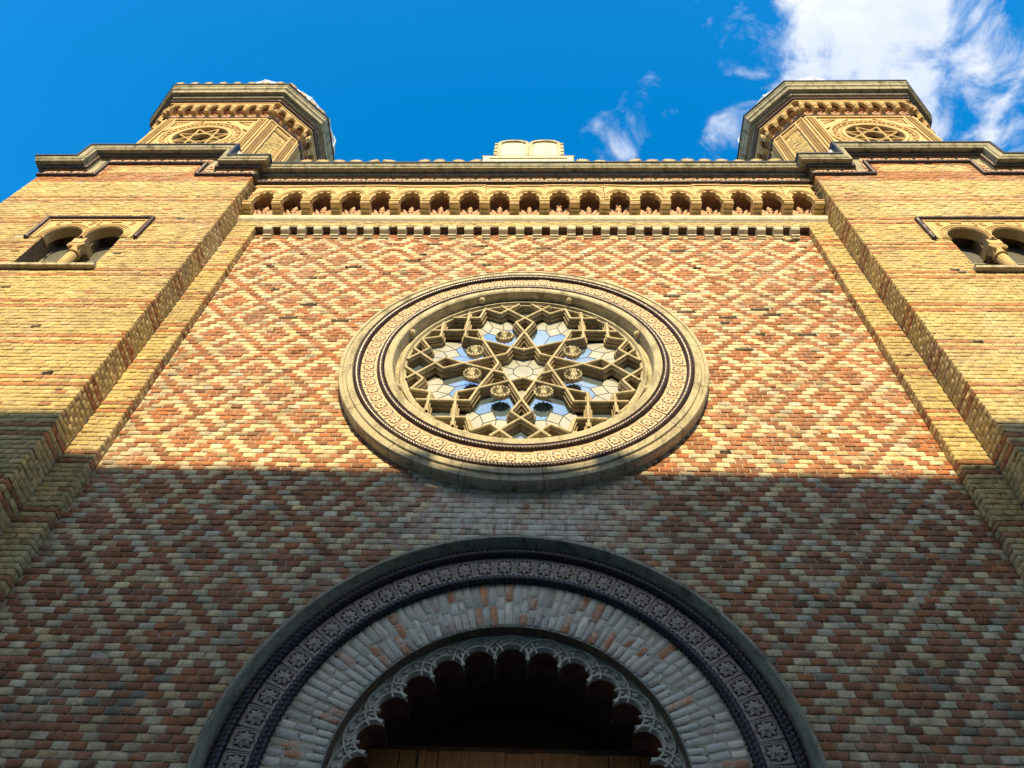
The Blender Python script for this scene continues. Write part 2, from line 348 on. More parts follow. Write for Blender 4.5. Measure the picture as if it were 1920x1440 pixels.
# ------------------------------------------------------------------ bricks
RNG = np.random.default_rng(7); random.seed(11)
BP, BH = 0.15, 0.0796          # brick pitch and course height
FACES_N = 17
def brick_arrays(w, h, proud, tint, jit=0.0026, cut=0.0065, bev=0.0032, back=0.02, tilt=1.0):
    """N bricks centred on 0,0 looking to -y: verts (N,24,3), shared face pattern"""
    n = len(w); w2, h2 = w/2, h/2; c = cut*(0.55+0.9*RNG.random(n)); c = np.minimum(c, np.minimum(w2, h2)*0.5)
    ox = np.stack([-w2+c, w2-c, w2, w2, w2-c, -w2+c, -w2, -w2], 1); oz = np.stack([-h2, -h2, -h2+c, h2-c, h2, h2, h2-c, -h2+c], 1)
    ox = ox+RNG.normal(0, jit, ox.shape); oz = oz+RNG.normal(0, jit*0.8, oz.shape)
    V = np.zeros((n, 24, 3)); tx, tz = RNG.normal(0, 0.010*tilt, n), RNG.normal(0, 0.016*tilt, n)
    tilt = ox*tx[:, None]+oz*tz[:, None]
    V[:, 0:8, 0] = ox; V[:, 0:8, 2] = oz; V[:, 0:8, 1] = back
    V[:, 8:16, 0] = ox; V[:, 8:16, 2] = oz; V[:, 8:16, 1] = -proud[:, None]+bev+tilt+RNG.normal(0, 0.001, ox.shape)
    ix = np.clip(np.abs(ox)-bev, 0.002, None)*np.sign(ox); iz = np.clip(np.abs(oz)-bev, 0.002, None)*np.sign(oz)
    V[:, 16:24, 0] = ix; V[:, 16:24, 2] = iz; V[:, 16:24, 1] = -proud[:, None]+tilt+RNG.normal(0, 0.0012, ox.shape)
    T = np.repeat(np.concatenate([tint, np.ones((n, 1))], 1)[:, None, :], 24, 1)
    return V, T
def pattern():
    f = []
    for r in (0, 8):
        for i in range(8): j = (i+1) % 8; f.append((r+i, r+j, r+8+j, r+8+i))
    f.append(tuple(range(16, 24))); return f
PAT = pattern(); PL = np.array([i for f in PAT for i in f]); PT = np.array([len(f) for f in PAT]); PS = np.concatenate([[0], np.cumsum(PT)[:-1]])
def bricks_mesh(name, V, T, mat='brick'):
    n = len(V); me = bpy.data.meshes.new(name)
    me.vertices.add(n*24); me.vertices.foreach_set('co', V.reshape(-1))
    me.loops.add(n*len(PL)); me.loops.foreach_set('vertex_index', (PL[None, :]+24*np.arange(n)[:, None]).reshape(-1).astype(np.int32))
    me.polygons.add(n*len(PT)); me.polygons.foreach_set('loop_start', (PS[None, :]+len(PL)*np.arange(n)[:, None]).reshape(-1).astype(np.int32))
    me.polygons.foreach_set('loop_total', np.tile(PT, n).astype(np.int32))
    at = me.attributes.new('tint', 'FLOAT_COLOR', 'POINT'); at.data.foreach_set('color', T.reshape(-1).astype(np.float32))
    me.materials.append(MATS[mat]); me.update(calc_edges=True); me.validate(); return me
def tint_of(kind):             # kinds: r red, l light, y tower yellow, o tower red band
    n = len(kind); base = {'r': (0.412, 0.174, 0.083), 'l': (0.700, 0.550, 0.320), 'y': (0.590, 0.440, 0.185), 'o': (0.430, 0.192, 0.080)}
    t = np.array([base[k] for k in kind]).reshape(n, 3); fld = np.array([1.0 if k in 'rl' else 0.5 for k in kind])[:, None]; v = 1+RNG.normal(0, 0.14, (n, 1))*fld; hue = RNG.normal(0, 0.05, (n, 1))*fld
    li = np.array([k == 'l' for k in kind]); gr = (RNG.random(n) < 0.3) & li; t[gr] = t[gr]*0.45+np.array([0.58, 0.50, 0.36])*0.55
    t = t*np.clip(v, 0.6, 1.4); t[:, 0:1] *= 1+hue; t[:, 2:3] *= 1-hue*1.6
    odd = RNG.random(n); t[(odd < 0.04) & (fld[:, 0] > 0.9)] *= 0.74; t[(odd < 0.02)] *= 0.75; t[odd > 0.975] *= 1.12
    return np.clip(t, 0.02, 0.85)
def courses(u0, u1, z0, z1, zref, phase, kindfn, keep=None, pitch=BP, gaps=None):
    """bricks of a plane in u,z: list of (u, z, w, h, kind)"""
    out = []; j0 = math.ceil((zref-z1)/BH-0.5); j1 = math.floor((zref-z0)/BH+0.5)
    for j in range(j0, j1+1):
        z = zref-j*BH; h = BH
        lo, hi = max(z-BH/2, z0), min(z+BH/2, z1)
        if hi-lo < 0.03: continue
        zz, h = (lo+hi)/2, hi-lo
        off = phase+(pitch/2 if j % 2 else 0.0)
        i0 = math.floor((u0-off)/pitch-0.5); i1 = math.ceil((u1-off)/pitch+0.5)
        for i in range(i0, i1+1):
            a, b = max(off+(i-0.5)*pitch, u0), min(off+(i+0.5)*pitch, u1)
            for g0, g1, gz0, gz1 in (gaps or ()):          # openings the courses stop at
                if gz0 < zz < gz1:
                    if a < g0 < b: b = g0
                    elif a < g1 < b: a = g1
                    elif g0 <= a and b <= g1: b = a
            if b-a < 0.035: continue
            if a == u0: a -= 0.0055                          # end bricks run out to the edge
            if b == u1: b += 0.0055
            u = (a+b)/2
            if keep and not keep(u, zz, b-a, h): continue
            out.append((u, zz, b-a, h, kindfn(off+i*pitch, j)))
    return out
def lay(bl, frame, tilt=1.0, joint=0.011):
    """arrays for bricks bl put on a plane; frame=(origin, u axis, outward normal)"""
    w = np.array([b[2] for b in bl])-joint*(0.75+0.5*RNG.random(len(bl))); h = np.array([b[3] for b in bl])-joint*(0.7+0.4*RNG.random(len(bl)))
    V, T = brick_arrays(w, h, 0.003+RNG.normal(0, 0.0028, len(bl)), tint_of([b[4] for b in bl]), tilt=tilt)
    o, ua, na = (np.array(q, float) for q in frame)
    P = V.copy(); u = V[:, :, 0]+np.array([b[0] for b in bl])[:, None]; z = V[:, :, 2]+np.array([b[1] for b in bl])[:, None]; d = -V[:, :, 1]
    P = o[None, None, :]+u[..., None]*ua+d[..., None]*na; P[..., 2] += z
    return P, T
VAR = {}
def brick_var(kind, k):
    if (kind, k) not in VAR:
        V, T = brick_arrays(np.array([BP-0.011]), np.array([BH-0.010]), np.array([0.0]), tint_of([kind])); VAR[kind, k] = bricks_mesh('brick', V, T)
    return VAR[kind, k]
def area_px(x, y, z):
    d = Vector((x-CX, y+CD, z)); dep = d.dot(CF)
    if dep <= 0: return 0
    px, py = 960+F_PX*d.dot(CR)/dep, 720-F_PX*d.dot(CU)/dep
    if px < 10 or px > 1910 or py < 0 or py > 1434: return 0
    return (F_PX/dep)**2*abs(d.y)/d.length
def place_bricks(bl, y, parent, number):
    """the bricks that show largest become objects; gives back the others"""
    full = [(area_px(b[0], y, b[1]), i) for i, b in enumerate(bl) if abs(b[2]-BP) < 1e-6 and abs(b[3]-BH) < 1e-6]
    full = sorted([q for q in full if q[0] > 0], reverse=True)[:number]; chosen = set(i for _, i in full)
    for i in sorted(chosen):
        u, z, w, h, k = bl[i]
        inst(None, 'brick', parent, (u, y-0.003-random.gauss(0, 0.0025), z), (random.gauss(0, 0.012), random.gauss(0, 0.006), random.gauss(0, 0.006)), me=brick_var(k, random.randrange(14)))
    return [b for i, b in enumerate(bl) if i not in chosen]
def stuff_bricks(parts, parent, name='bricks'):
    P = np.concatenate([p for p, _ in parts]); T = np.concatenate([t for _, t in parts])
    o = bpy.data.objects.new(name, bricks_mesh(name, P, T)); link(o, parent); o['kind'] = 'stuff'; return o

# ------------------------------------------------------------------ main dimensions (heights from the eye)
Y1, Y2 = -0.137, -0.545        # pilaster face, tower face (field of the wall is y = 0)
XF, XT, XE = 5.0, 5.39, 9.67   # field edge, tower inner edge, tower outer edge
ZG = -ZO                       # street
RC = 8.93                      # rose centre
AC = 3.23                      # springing of the portal
ZROPE = 14.72                  # lower rope of the crowning cornice

# ------------------------------------------------------------------ street and the house opposite that throws the shadow
mb = MB(); mb.quad((-400, -500, ZG), (400, -500, ZG), (400, 400, ZG), (-400, 400, ZG)); g = mb.build('ground', 'asphalt'); g['kind'] = 'structure'
for nm, a, b in (('pavement', -3.2, 0.3), ('pavement', -13.9, -11.2)):
    mb = MB(); mb.box(-60, 60, a, b, ZG+0.004, ZG+0.14); o = mb.build(nm, 'paving'); o['kind'] = 'structure'
mb = MB(); mb.box(-60, 60, -3.36, -3.203, ZG+0.004, ZG+0.15); o = mb.build('kerb', 'grey_stone'); o['kind'] = 'structure'
HY = -14.0; EAVE = 6.83+(-HY)*math.tan(SUN_EL)/math.cos(SUN_AZ)
th = empty('townhouse', (0, HY-5, ZG), 'plastered townhouse across the street, its eaves shading the lower facade', 'building')
def at(o, par): o.location = -par.location; return o
mb = MB(); mb.box(-38, 38, HY-10, HY, ZG, EAVE-0.37); at(mb.build('wall', 'plaster', th), th)
NW, ND = 0.92, 0.24               # short length of eaves shaped lower so that sun reaches the rose's foot
mb = MB(); mb.box(-38.2, -NW, HY-10.2, HY+0.12, EAVE-0.35, EAVE-0.02); mb.box(NW, 38.2, HY-10.2, HY+0.12, EAVE-0.35, EAVE-0.02); mb.box(-NW+0.001, NW-0.001, HY-10.2, HY+0.12, EAVE-0.36, EAVE-0.02-ND); at(mb.build('eaves', 'plaster', th), th)
mb = MB(); mb.prism_x([(HY+0.12, EAVE-0.02), (HY-5, EAVE+0.8), (HY-10.2, EAVE-0.02)], -38.2, -NW); mb.prism_x([(HY+0.12, EAVE-0.02), (HY-5, EAVE+0.8), (HY-10.2, EAVE-0.02)], NW, 38.2)
mb.prism_x([(HY-0.5, EAVE-0.02-ND), (HY-5, EAVE+0.79), (HY-10.2, EAVE-0.02-ND)], -NW+0.001, NW-0.001); at(mb.build('roof', 'roof_tile', th), th)
win = None
for fl in range(4):
    for i in range(18):
        x = -35.7+i*4.2; z = ZG+1.2+fl*3.9
        if win is None:
            m_ = MB(); m_.box(-0.62, 0.62, -0.02, 0.03, 0, 2.1); m_.mi = 1; m_.box(-0.52, 0.52, 0.02, 0.045, 0.1, 2.0); win = m_.build('window', ['pale_stone', 'house_glass'], th); w_ = win
        else: w_ = inst(win, 'window', th)
        w_.location = Vector((x, HY, z))-th.location

# ------------------------------------------------------------------ the central facade
FA = empty('brick_facade', (0, 0, ZG), 'central brick facade with diamond pattern, rose window and arched portal', 'building')
DIA = [(0, 2), (5.5, 2.5), (5, 1, 3), (4.5, 0.5, 1.5, 3.5), (4, 0, 2), (5.5, 2.5)]
ZROW, XROW = 4.559, -4.744
def field_kind(u, j):
    q = (u-XROW)/BP; jj = j % 12
    if jj >= 6: q -= 3; jj -= 6
    q = round((q % 6)*2)/2 % 6
    return 'l' if (any(abs(q-s) < 0.26 for s in DIA[jj])) != (random.random() < 0.035) else 'r'
HOLES_PX = [(568, 475), (799, 458), (895, 463), (765, 490), (912, 498), (508, 499), (594, 521), (508, 543), (1474, 451), (1255, 553), (1533, 548), (1415, 580), (1447, 590), (1282, 584), (1352, 595), (1424, 625), (1500, 628), (1365, 847)]
holes = []; jag = []
HOLES_PX += [(520+i*47+random.randint(-20, 20), random.randint(455, 660)) for i in range(20)]
HOLES_PX = [q for q in HOLES_PX if math.hypot((q[0]-981)/365, (q[1]-700)/205) > 1]
for px, py in HOLES_PX:
    x, z = pix_hit(px, py, 0.0); holes.append((x, z))
def field_keep(u, z, w, h):
    if math.hypot(abs(u)+w/2, abs(z-9.02)+h/2) < 2.48: return False
    if z > AC and math.hypot(abs(u)+w/2, z-AC+h/2) < 2.50: return False
    if z <= AC and abs(u)+w/2 < 2.50: return False
    return True
FZ0, FZ1 = 2.3, 13.26
bl = courses(-XF, XF, FZ0, FZ1, ZROW, XROW, field_kind, field_keep)
cut_rects = []
for hx, hz in holes:            # pick the brick that is missing at each hole
    k = min(range(len(bl)), key=lambda i: (bl[i][0]-hx)**2+(bl[i][1]-hz)**2); b = bl.pop(k)
    if random.random() < 0.55:
        k = min(range(len(bl)), key=lambda i: (bl[i][0]-b[0]-b[2])**2+4*(bl[i][1]-b[1])**2); c_ = bl[k]
        if abs(c_[1]-b[1]) < 0.01 and abs(c_[0]-b[0]-b[2]) < 0.1: bl.pop(k); b = ((b[0]-b[2]/2+c_[0]+c_[2]/2)/2, b[1], b[2]+c_[2], b[3], 'r')
    cut_rects.append(b)
def rect(b, s=0.98): return [(b[0]-b[2]/2*s, b[1]-b[3]/2*s), (b[0]+b[2]/2*s, b[1]-b[3]/2*s), (b[0]+b[2]/2*s*(0.7+0.3*random.random()), b[1]+b[3]/2*s), (b[0]-b[2]/2*s, b[1]+b[3]/2*s*0.8)]
def off(o, par=FA): o.location = -par.location; return o
door_hole = [(-1.6, FZ0), (1.6, FZ0), (1.6, AC)]+ring(1.6, AC, 48, 0, 180, closed=False)[1:]
mb = MB()
outer = [(-XF-0.02, FZ0), (-1.6, FZ0), (-1.6, AC)]+[(x, z) for x, z in ring(1.6, AC, 48, 180, 0, closed=False)][1:]+[(1.6, FZ0), (XF+0.02, FZ0), (XF+0.02, FZ1+0.4), (-XF-0.02, FZ1+0.4)]
mb.prism(outer, [ring(2.25, 9.02, 96)[::-1]]+[rect(b) for b in cut_rects], 0.006, 0.14)
wall = off(mb.build('wall', 'mortar', FA))
mb = MB(); mb.prism([(-XF-0.4, FZ0), (-1.7, FZ0), (-1.7, AC)]+ring(1.7, AC, 24, 180, 0, closed=False)[1:]+[(1.7, FZ0), (XF+0.4, FZ0), (XF+0.4, 15.1), (-XF-0.4, 15.1)], [ring(1.72, 9.02, 64)], 0.141, 0.4, True); off(mb.build('wall_core', 'dark', FA))
mb = MB(); mb.prism([(-XF, ZG), (-2.3, ZG), (-2.3, FZ0), (-XF, FZ0)], [], 0.0, 0.4); mb.prism([(2.3, ZG), (XF, ZG), (XF, FZ0), (2.3, FZ0)], [], 0.0, 0.4); off(mb.build('lower_wall', 'low_brick', FA))

parts = []
pil_bl = {}
ZR = 7.93
def tower_kind(u, j): return 'o' if (j % 12 in (0, 2)) != (random.random() < 0.012) else 'y'
rest = bl
pil_meshes = []
for s in (-1, 1):
    mb = MB(); x0, x1 = sorted((s*(XF+0.008), s*(XT+0.05)))
    mb.box(x0, x1, Y1+0.008, 0.14, FZ0, 13.46); pm = off(mb.build('pilaster', 'mortar', FA)); pil_meshes.append(pm)
    a, b = sorted((s*XF, s*XT))
    pb = courses(a, b, FZ0, 13.45, ZR, s*(XF+0.075), tower_kind)
    pil = [lay(pb, ((0, Y1, 0), (1, 0, 0), (0, -1, 0)))]
    rb = courses(0.0, -Y1, FZ0, 13.27, ZR, 0.0685, tower_kind, pitch=0.137)
    pil.append(lay(rb, ((s*XF, Y1, 0), (0, 1, 0), (-s, 0, 0)), 0.0, 0.008))
    stuff_bricks(pil, pm)
    mb = MB(); mb.box(*sorted((s*XF, s*XT)), Y1, 0.14, ZG, FZ0); off(mb.build('pilaster_base', 'low_brick', FA))
# band of three courses above the corbels (same face as the pilasters)
mb = MB(); mb.box(-XF-0.008, XF+0.008, Y1+0.008, 0.14, 13.285, 13.46); band = off(mb.build('brick_band', 'mortar', FA))
stuff_bricks([lay(courses(-XF, XF, 13.28, 13.45, ZR, 0.0, lambda u, j: 'y'), ((0, Y1, 0), (1, 0, 0), (0, -1, 0)))], band)
rest = place_bricks(bl, 0.0, wall, 300)
for c in wall.children: c.location -= wall.location*0
stuff_bricks([lay(rest, ((0, 0, 0), (1, 0, 0), (0, -1, 0)))], wall)

# ---- corbel table under the band
CT = MB(); CT.box(-XF, XF, Y1+0.012, 0.02, 13.272, 13.284); corb_tab = off(CT.build('corbel_table', 'reveal', FA))
cp = [(0, 13.05), (-0.03, 13.05), (-0.035, 13.08), (-0.065, 13.085), (-0.07, 13.125), (-0.095, 13.13)]
cp += [(-0.112-0.05*math.cos(t), 13.205-0.062*math.sin(t)) for t in (math.radians(a) for a in (60, 30, 0, -30, -60))]+[(-0.12, 13.275), (0, 13.275)]
mb = MB(); mb.prism_x(cp, -0.078, 0.078)
for q in range(5): mb.box(-0.066+q*0.028, -0.050+q*0.028, -0.166, -0.10, 13.225, 13.258)
co = None
for i in range(32):
    x = -4.736+9.472*i/31
    if co is None: co = mb.build('corbel', 'pale_stone', corb_tab); c = co
    else: c = inst(co, 'corbel', corb_tab)
    c.location = (x+random.gauss(0, 0.005), random.gauss(0, 0.005), 0); c.scale = (random.uniform(0.92, 1.04), 1, 1)

# ---- torus and arcade of brackets
mb = MB(); n = 10
prof = [(Y1+0.02, 13.45), (Y1-0.005, 13.455)]+[(Y1-0.02-0.055*math.sin(math.pi*i/n)**0.7, 13.475+0.20*i/n) for i in range(n+1)]+[(Y1-0.02, 13.70), (Y1+0.02, 13.705)]
mb.prism_x(prof, -XT+0.003, XT-0.003); torus = off(mb.build('torus_moulding', 'pale_stone', FA), FA)
mb = MB(); mb.box(-XT, XT, -0.02, 0.14, 13.46, 14.60); mb.box(-XT, XT, Y1+0.021, -0.021, 13.46, 13.70); mb.box(-XT, XT, Y1-0.16, -0.021, 14.44, 14.7); arcade = off(mb.build('bracket_arcade', 'pink_terracotta', FA))
BAY = 0.556
def bracket_mesh():
    mb = MB(); p = [(0, 0), (-0.055, 0.0), (-0.055, 0.036), (-0.05, 0.04), (-0.115, 0.042), (-0.115, 0.062), (-0.108, 0.068), (-0.165, 0.07)]
    p += [(-0.19-0.062*math.cos(t), 0.108-0.056*math.sin(t)) for t in (math.radians(a) for a in (75, 45, 15, -15, -45, -75))]+[(-0.19, 0.165), (0, 0.165)]
    mb.prism_x(p, -0.088, 0.088); mb.box(-0.098, 0.098, -0.262, 0.115, 0.166, 0.192); mb.box(-0.086, 0.086, 0.001, 0.115, -0.004, 0.165)
    for q in range(6): mb.box(-0.078+q*0.0275, -0.062+q*0.0275, -0.252, -0.21, 0.09, 0.145)
    return mb
def arch_mesh():
    mb = MB(); hw = BAY/2-0.0008; foil = []
    for a in range(0, 181, 45):
        aa = math.radians(a)
        c = (0.122*math.cos(aa), 0.15+0.17*math.sin(aa))
        for k in range(-3, 4):
            if (a == 0 and k < 0) or (a == 180 and k > 0): continue
            b = aa+k*0.52; foil.append((c[0]+0.056*math.cos(b), c[1]+0.066*math.sin(b)))
    out = [(-hw, 0), (-0.188, 0), (-0.188, 0.1)]+[p for p in foil[::-1]]+[(0.188, 0.1), (0.188, 0), (hw, 0), (hw, 0.66), (-hw, 0.66)]
    mb.prism(out[::1], [], -0.25, -0.16, True)
    for r, t in ((0.235, 0.018), (0.272, 0.014)):
        rows = []
        for i in range(15):
            a = math.radians(-8+196*i/14); ex = (math.cos(a)*r, 0.135+math.sin(a)*r*1.22)
            ix = (math.cos(a)*(r-t), 0.135+math.sin(a)*(r-t)*1.22)
            ox_ = (max(-hw, min(hw, ex[0])), ex[1]); i_ = (max(-hw, min(hw, ix[0])), ix[1])
            rows.append([(i_[0], -0.249, i_[1]), (i_[0], -0.268, i_[1]), (ox_[0], -0.268, ox_[1]), (ox_[0], -0.249, ox_[1])])
        mb.grid(rows)
    for sx in (-1, 1):          # little leaf where two arches meet
        for q in range(3):
            a = math.radians(90+(q-1)*38); mb.box(sx*(hw-0.03)-0.014+0.03*math.cos(a), sx*(hw-0.03)+0.014+0.03*math.cos(a), -0.262, -0.249, 0.04+0.03*math.sin(a), 0.085+0.03*math.sin(a))
        mb.box(sx*(hw-0.034)-0.03, sx*(hw-0.034)+0.03, -0.258, -0.249, 0.56, 0.61)
    mb.box(-hw, hw, -0.272, -0.249, 0.625, 0.66)
    return mb
def leaf_mesh(hgt):             # palmette of fleshy leaves standing against the back of a bay
    mb = MB(); rng = random.Random(3)
    def leaf(x0, z0, ang, ln, wd, th):
        rows = []; ca, sa = math.cos(ang), math.sin(ang)
        for i in range(6):
            t = i/5; w = wd*math.sin(math.pi*(0.12+0.83*t))**0.8; b = th*(0.6+0.6*math.sin(math.pi*t)); curl = 0.03*t*t
            px, pz = x0+ca*ln*t, z0+sa*ln*t
            rows.append([(px-sa*w, -0.001, pz+ca*w), (px-sa*w*0.6, -b*0.7-curl, pz+ca*w*0.6), (px, -b*0.45-curl, pz), (px+sa*w*0.6, -b*0.7-curl, pz-ca*w*0.6), (px+sa*w, -0.001, pz-ca*w)])
        mb.grid(rows)
    leaf(0, 0, math.pi/2, hgt, 0.062, 0.06)
    for s in (-1, 1):
        for k, (a, l, x) in enumerate(((66, 0.86, 0.02), (46, 0.74, 0.05), (30, 0.6, 0.06), (60, 0.55, 0.09))):
            leaf(s*x, 0.0, math.radians(90-s*(90-a)), hgt*l, 0.040, 0.055)
        for i in range(2):
            mb.box(s*0.03-0.014, s*0.03+0.014, -0.07, -0.02, hgt*(0.35+0.25*i), hgt*(0.45+0.25*i))
    return mb
brk = arc = lf = lft = None
for i in range(20):
    x = -BAY*9.5+i*BAY
    c = inst(brk, 'bracket', arcade) if brk else bracket_mesh().build('bracket', 'terracotta', arcade)
    brk = brk or c; c.location = (x+random.gauss(0, 0.004), Y1+random.gauss(0, 0.006), 13.71); c.rotation_euler = (0, random.gauss(0, 0.01), random.gauss(0, 0.02)); c.scale = (random.uniform(0.94, 1.03), random.uniform(0.96, 1.02), 1)
for i in range(19):
    x = -BAY*9+i*BAY
    c = inst(arc, 'arch', arcade) if arc else arch_mesh().build('arch', 'terracotta', arcade)
    arc = arc or c; c.location = (x, Y1+random.gauss(0, 0.004), 13.904+random.gauss(0, 0.003)); c.rotation_euler = (random.gauss(0, 0.012), random.gauss(0, 0.006), random.gauss(0, 0.01))
    if i in (10, 12):
        c = inst(lft, 'leaf_ornament', arcade) if lft else leaf_mesh(0.62).build('leaf_ornament', 'pink_terracotta', arcade, True); lft = lft or c
    else:
        c = inst(lf, 'leaf_ornament', arcade) if lf else leaf_mesh(0.42).build('leaf_ornament', 'pink_terracotta', arcade, True); lf = lf or c
    c.location = (x, Y1+0.035, 13.702)
mb = MB(); mb.box(-XT, XT, -0.372, Y1-0.001, 14.565, 14.72); off(mb.build('architrave', 'terracotta', FA))

# ---- crowning cornice: one profile swept along stepped paths, in-plane up (N) and outward (O) given at each corner
CPROF = [(0.0, -0.02), (0.0, 0.0), (0.04, 0.0), (0.05, -0.012), (0.235, -0.012), (0.245, 0.0), (0.258, 0.0), (0.258, 0.03), (0.33, 0.032), (0.336, 0.045), (0.336, 0.185), (0.342, 0.19), (0.385, 0.19), (0.388, 0.178), (0.40, 0.178), (0.404, 0.20), (0.43, 0.212), (0.47, 0.225), (0.505, 0.225)]
def cornice(name, path, parent, mat='cornice_stone', scale=1.0, close=0.25):
    prof = [(n*scale, o*scale) for n, o in CPROF]; prof += [(prof[-1][0], -close)]
    rows = [[Vector(p)+Vector(N)*n+Vector(O)*o for n, o in prof] for p, N, O in path]
    mb = MB(); mb.grid(rows)
    fl = [(0.487, 0.226), (0.482, 0.245), (0.535, 0.245), (0.537, -close/scale)]
    mb.mi = 1; mb.grid([[Vector(p)+Vector(N)*n*scale+Vector(O)*o*scale for n, o in fl] for p, N, O in path])
    return mb.build(name, [mat, 'flashing'], parent)
def cornice_rope(path, parent, n, o, r, mat, pitch, name='rope_moulding'):
    pts = densify([Vector(p)+Vector(N)*n+Vector(O)*o for p, N, O in path], 0.009)
    return rope(pts, r, pitch, 3, False, 7, 0.3).build(name, mat, parent, True)
YC = -0.38
center_path = [((-XT, YC, ZROPE), (0, 0, 1), (1, -1, 0)), ((XT, YC, ZROPE), (0, 0, 1), (-1, -1, 0))]
cor = off(cornice('cornice', center_path, FA))
cornice_rope(center_path, cor, -0.005, 0.018, 0.040, 'rope_glaze', 0.05)
cornice_rope(center_path, cor, 0.298, 0.045, 0.036, 'grey_rope', 0.05)
mb = MB(); mb.prism([(-0.115, 0.0), (0.09, 0.0), (0.115, 0.075), (0.115, 0.15), (-0.09, 0.15), (-0.115, 0.075)], [[(-0.075, 0.03), (-0.06, 0.09), (0.07, 0.12), (0.065, 0.06)]], -0.02, 0.0)
mb.box(-0.03, 0.03, -0.03, 0.0, 0.05, 0.1)
frt = None
for i in range(40):
    x = -5.25+i*10.5/39
    c = inst(frt, 'frieze_tile', cor) if frt else mb.build('frieze_tile', 'pink_terracotta', cor); frt = frt or c
    c.location = (x, YC+0.012, ZROPE+0.07)
def palmette_mesh():
    mb = MB()
    for k, (a, l) in enumerate(((90, 0.13), (62, 0.12), (118, 0.12), (35, 0.12), (145, 0.12), (12, 0.125), (168, 0.125))):
        a = math.radians(a); ca, sa = math.cos(a), math.sin(a); rows = []
        for i in range(5):
            t = i/4; w = 0.034*math.sin(math.pi*(0.15+0.8*t)); px, pz = ca*l*t*1.15, 0.015+sa*l*t
            rows.append([(px-sa*w, 0.0, pz+ca*w), (px-sa*w*.5, -0.03-0.02*t, pz+ca*w*.5), (px+sa*w*.5, -0.03-0.02*t, pz-ca*w*.5), (px+sa*w, 0.0, pz-ca*w), (px, 0.035, pz)])
        mb.grid(rows, closed_v=True)
    mb.box(-0.15, 0.15, -0.03, 0.04, 0.0, 0.022); return mb
pal = None
ZT = ZROPE+0.536
for px in (577, 608, 639, 670, 702, 732, 797, 825, 861, 893, 1092, 1125, 1189, 1222, 1254, 1288, 1320, 1352, 1385, 1417, 1450):
    x, z = pix_hit(px, 309, YC-0.15)
    c = inst(pal, 'palmette', cor) if pal else palmette_mesh().build('palmette', 'terracotta', cor, True); pal = pal or c
    c.location = (x, YC-0.205, ZT); c.rotation_euler = (random.gauss(0, .05), 0, random.gauss(0, .08)); c.scale = [random.uniform(0.78, 0.95)]*3
mb = MB(); mb.box(-XT, XT, 1.62, 14, ZG, 15.1); mb.box(-XT, XT, 0.42, 1.619, 5.2, 15.1); off(mb.build('nave_block', 'plaster', FA))
mb = MB(); mb.box(-XT, XT, -0.14, 14, 15.1, 15.2); off(mb.build('roof', 'zinc', FA))

# ---- star tiles
def star_tile(w, h, mats, parent):
    mb = MB(); b = 0.006
    mb.mi = 1; mb.box(-w/2, w/2, -0.002, 0.02, -h/2, h/2); mb.mi = 0
    sq = lambda s: [(-w/2*s, -h/2*s), (w/2*s, -h/2*s), (w/2*s, h/2*s), (-w/2*s, h/2*s)]
    mb.prism(sq(0.975), [sq(0.88)], -0.014, -0.001)
    zig = []
    for i in range(16):
        a = 2*math.pi*(i+0.0)/16+math.pi/2; r = 0.47 if i % 2 == 0 else 0.37; q = (w*r*math.cos(a), h*r*math.sin(a)); zig.append((max(-w*0.41, min(w*0.41, q[0])), max(-h*0.41, min(h*0.41, q[1]))))
    mb.prism(sq(0.87), [zig], -0.010, -0.001)
    st = []
    for i in range(16):
        a = 2*math.pi*i/16+math.pi/2; r = 0.405 if i % 2 == 0 else 0.245; st.append((w*r*math.cos(a), h*r*math.sin(a)))
    n = len(st); c = mb.vert((0, -0.026, 0)); ids = [mb.vert((x, -0.014, z)) for x, z in st]; lo = [mb.vert((x, -0.001, z)) for x, z in st]
    for i in range(n): j = (i+1) % n; mb.face((c, ids[i], ids[j])); mb.face((ids[i], lo[i], lo[j], ids[j]))
    mb.prism([(w*0.075*math.cos(2*math.pi*i/8), h*0.075*math.sin(2*math.pi*i/8)) for i in range(8)], [], -0.034, -0.015)
    return mb.build('tile', mats, parent)

# ---- rose window
rp = [(2.50, 0.05), (2.50, -0.135), (2.485, -0.17), (2.44, -0.18), (2.432, -0.162), (2.395, -0.168), (2.385, -0.192), (2.31, -0.20), (2.295, -0.15), (1.885, -0.15), (1.878, -0.195), (1.80, -0.20), (1.775, -0.185), (1.768, -0.15), (1.755, -0.02), (1.705, -0.015), (1.695, -0.055), (1.655, -0.07), (1.635, -0.03), (1.61, -0.03), (1.60, 0.0), (1.60, 0.13)]
rose = off(sweep_ring(rp, RC, 144).build('rose_window', 'stone', FA)); RK = 1.0; rose.scale = (RK, 1, RK); rose.location.z += 9.02-RK*RC
rose['label'] = 'round stone rose window with star tracery and tile ring'
for i in range(16):             # joints between the ring stones
    a = 2*math.pi*(i+0.3)/16; mb = MB(); d_ = 0.0016   # a thin line of mortar that follows the moulding
    mb.grid([[((r+0.0015)*math.cos(q), y-0.0015, RC+(r+0.0015)*math.sin(q)) for r, y in rp[:9]] for q in (a-d_, a+d_)]); mb.build('joint', 'lead', rose)
rope([(2.25*math.cos(2*math.pi*i/2200), -0.165, RC+2.25*math.sin(2*math.pi*i/2200)) for i in range(2200)], 0.047, 0.042, 3, True, 9, 0.3).build('rope_moulding', 'rope_glaze', rose, True)
rope([(1.932*math.cos(2*math.pi*i/1900), -0.165, RC+1.932*math.sin(2*math.pi*i/1900)) for i in range(1900)], 0.043, 0.042, 3, True, 9, 0.3).build('rope_moulding', 'rope_glaze', rose, True)
t0 = None
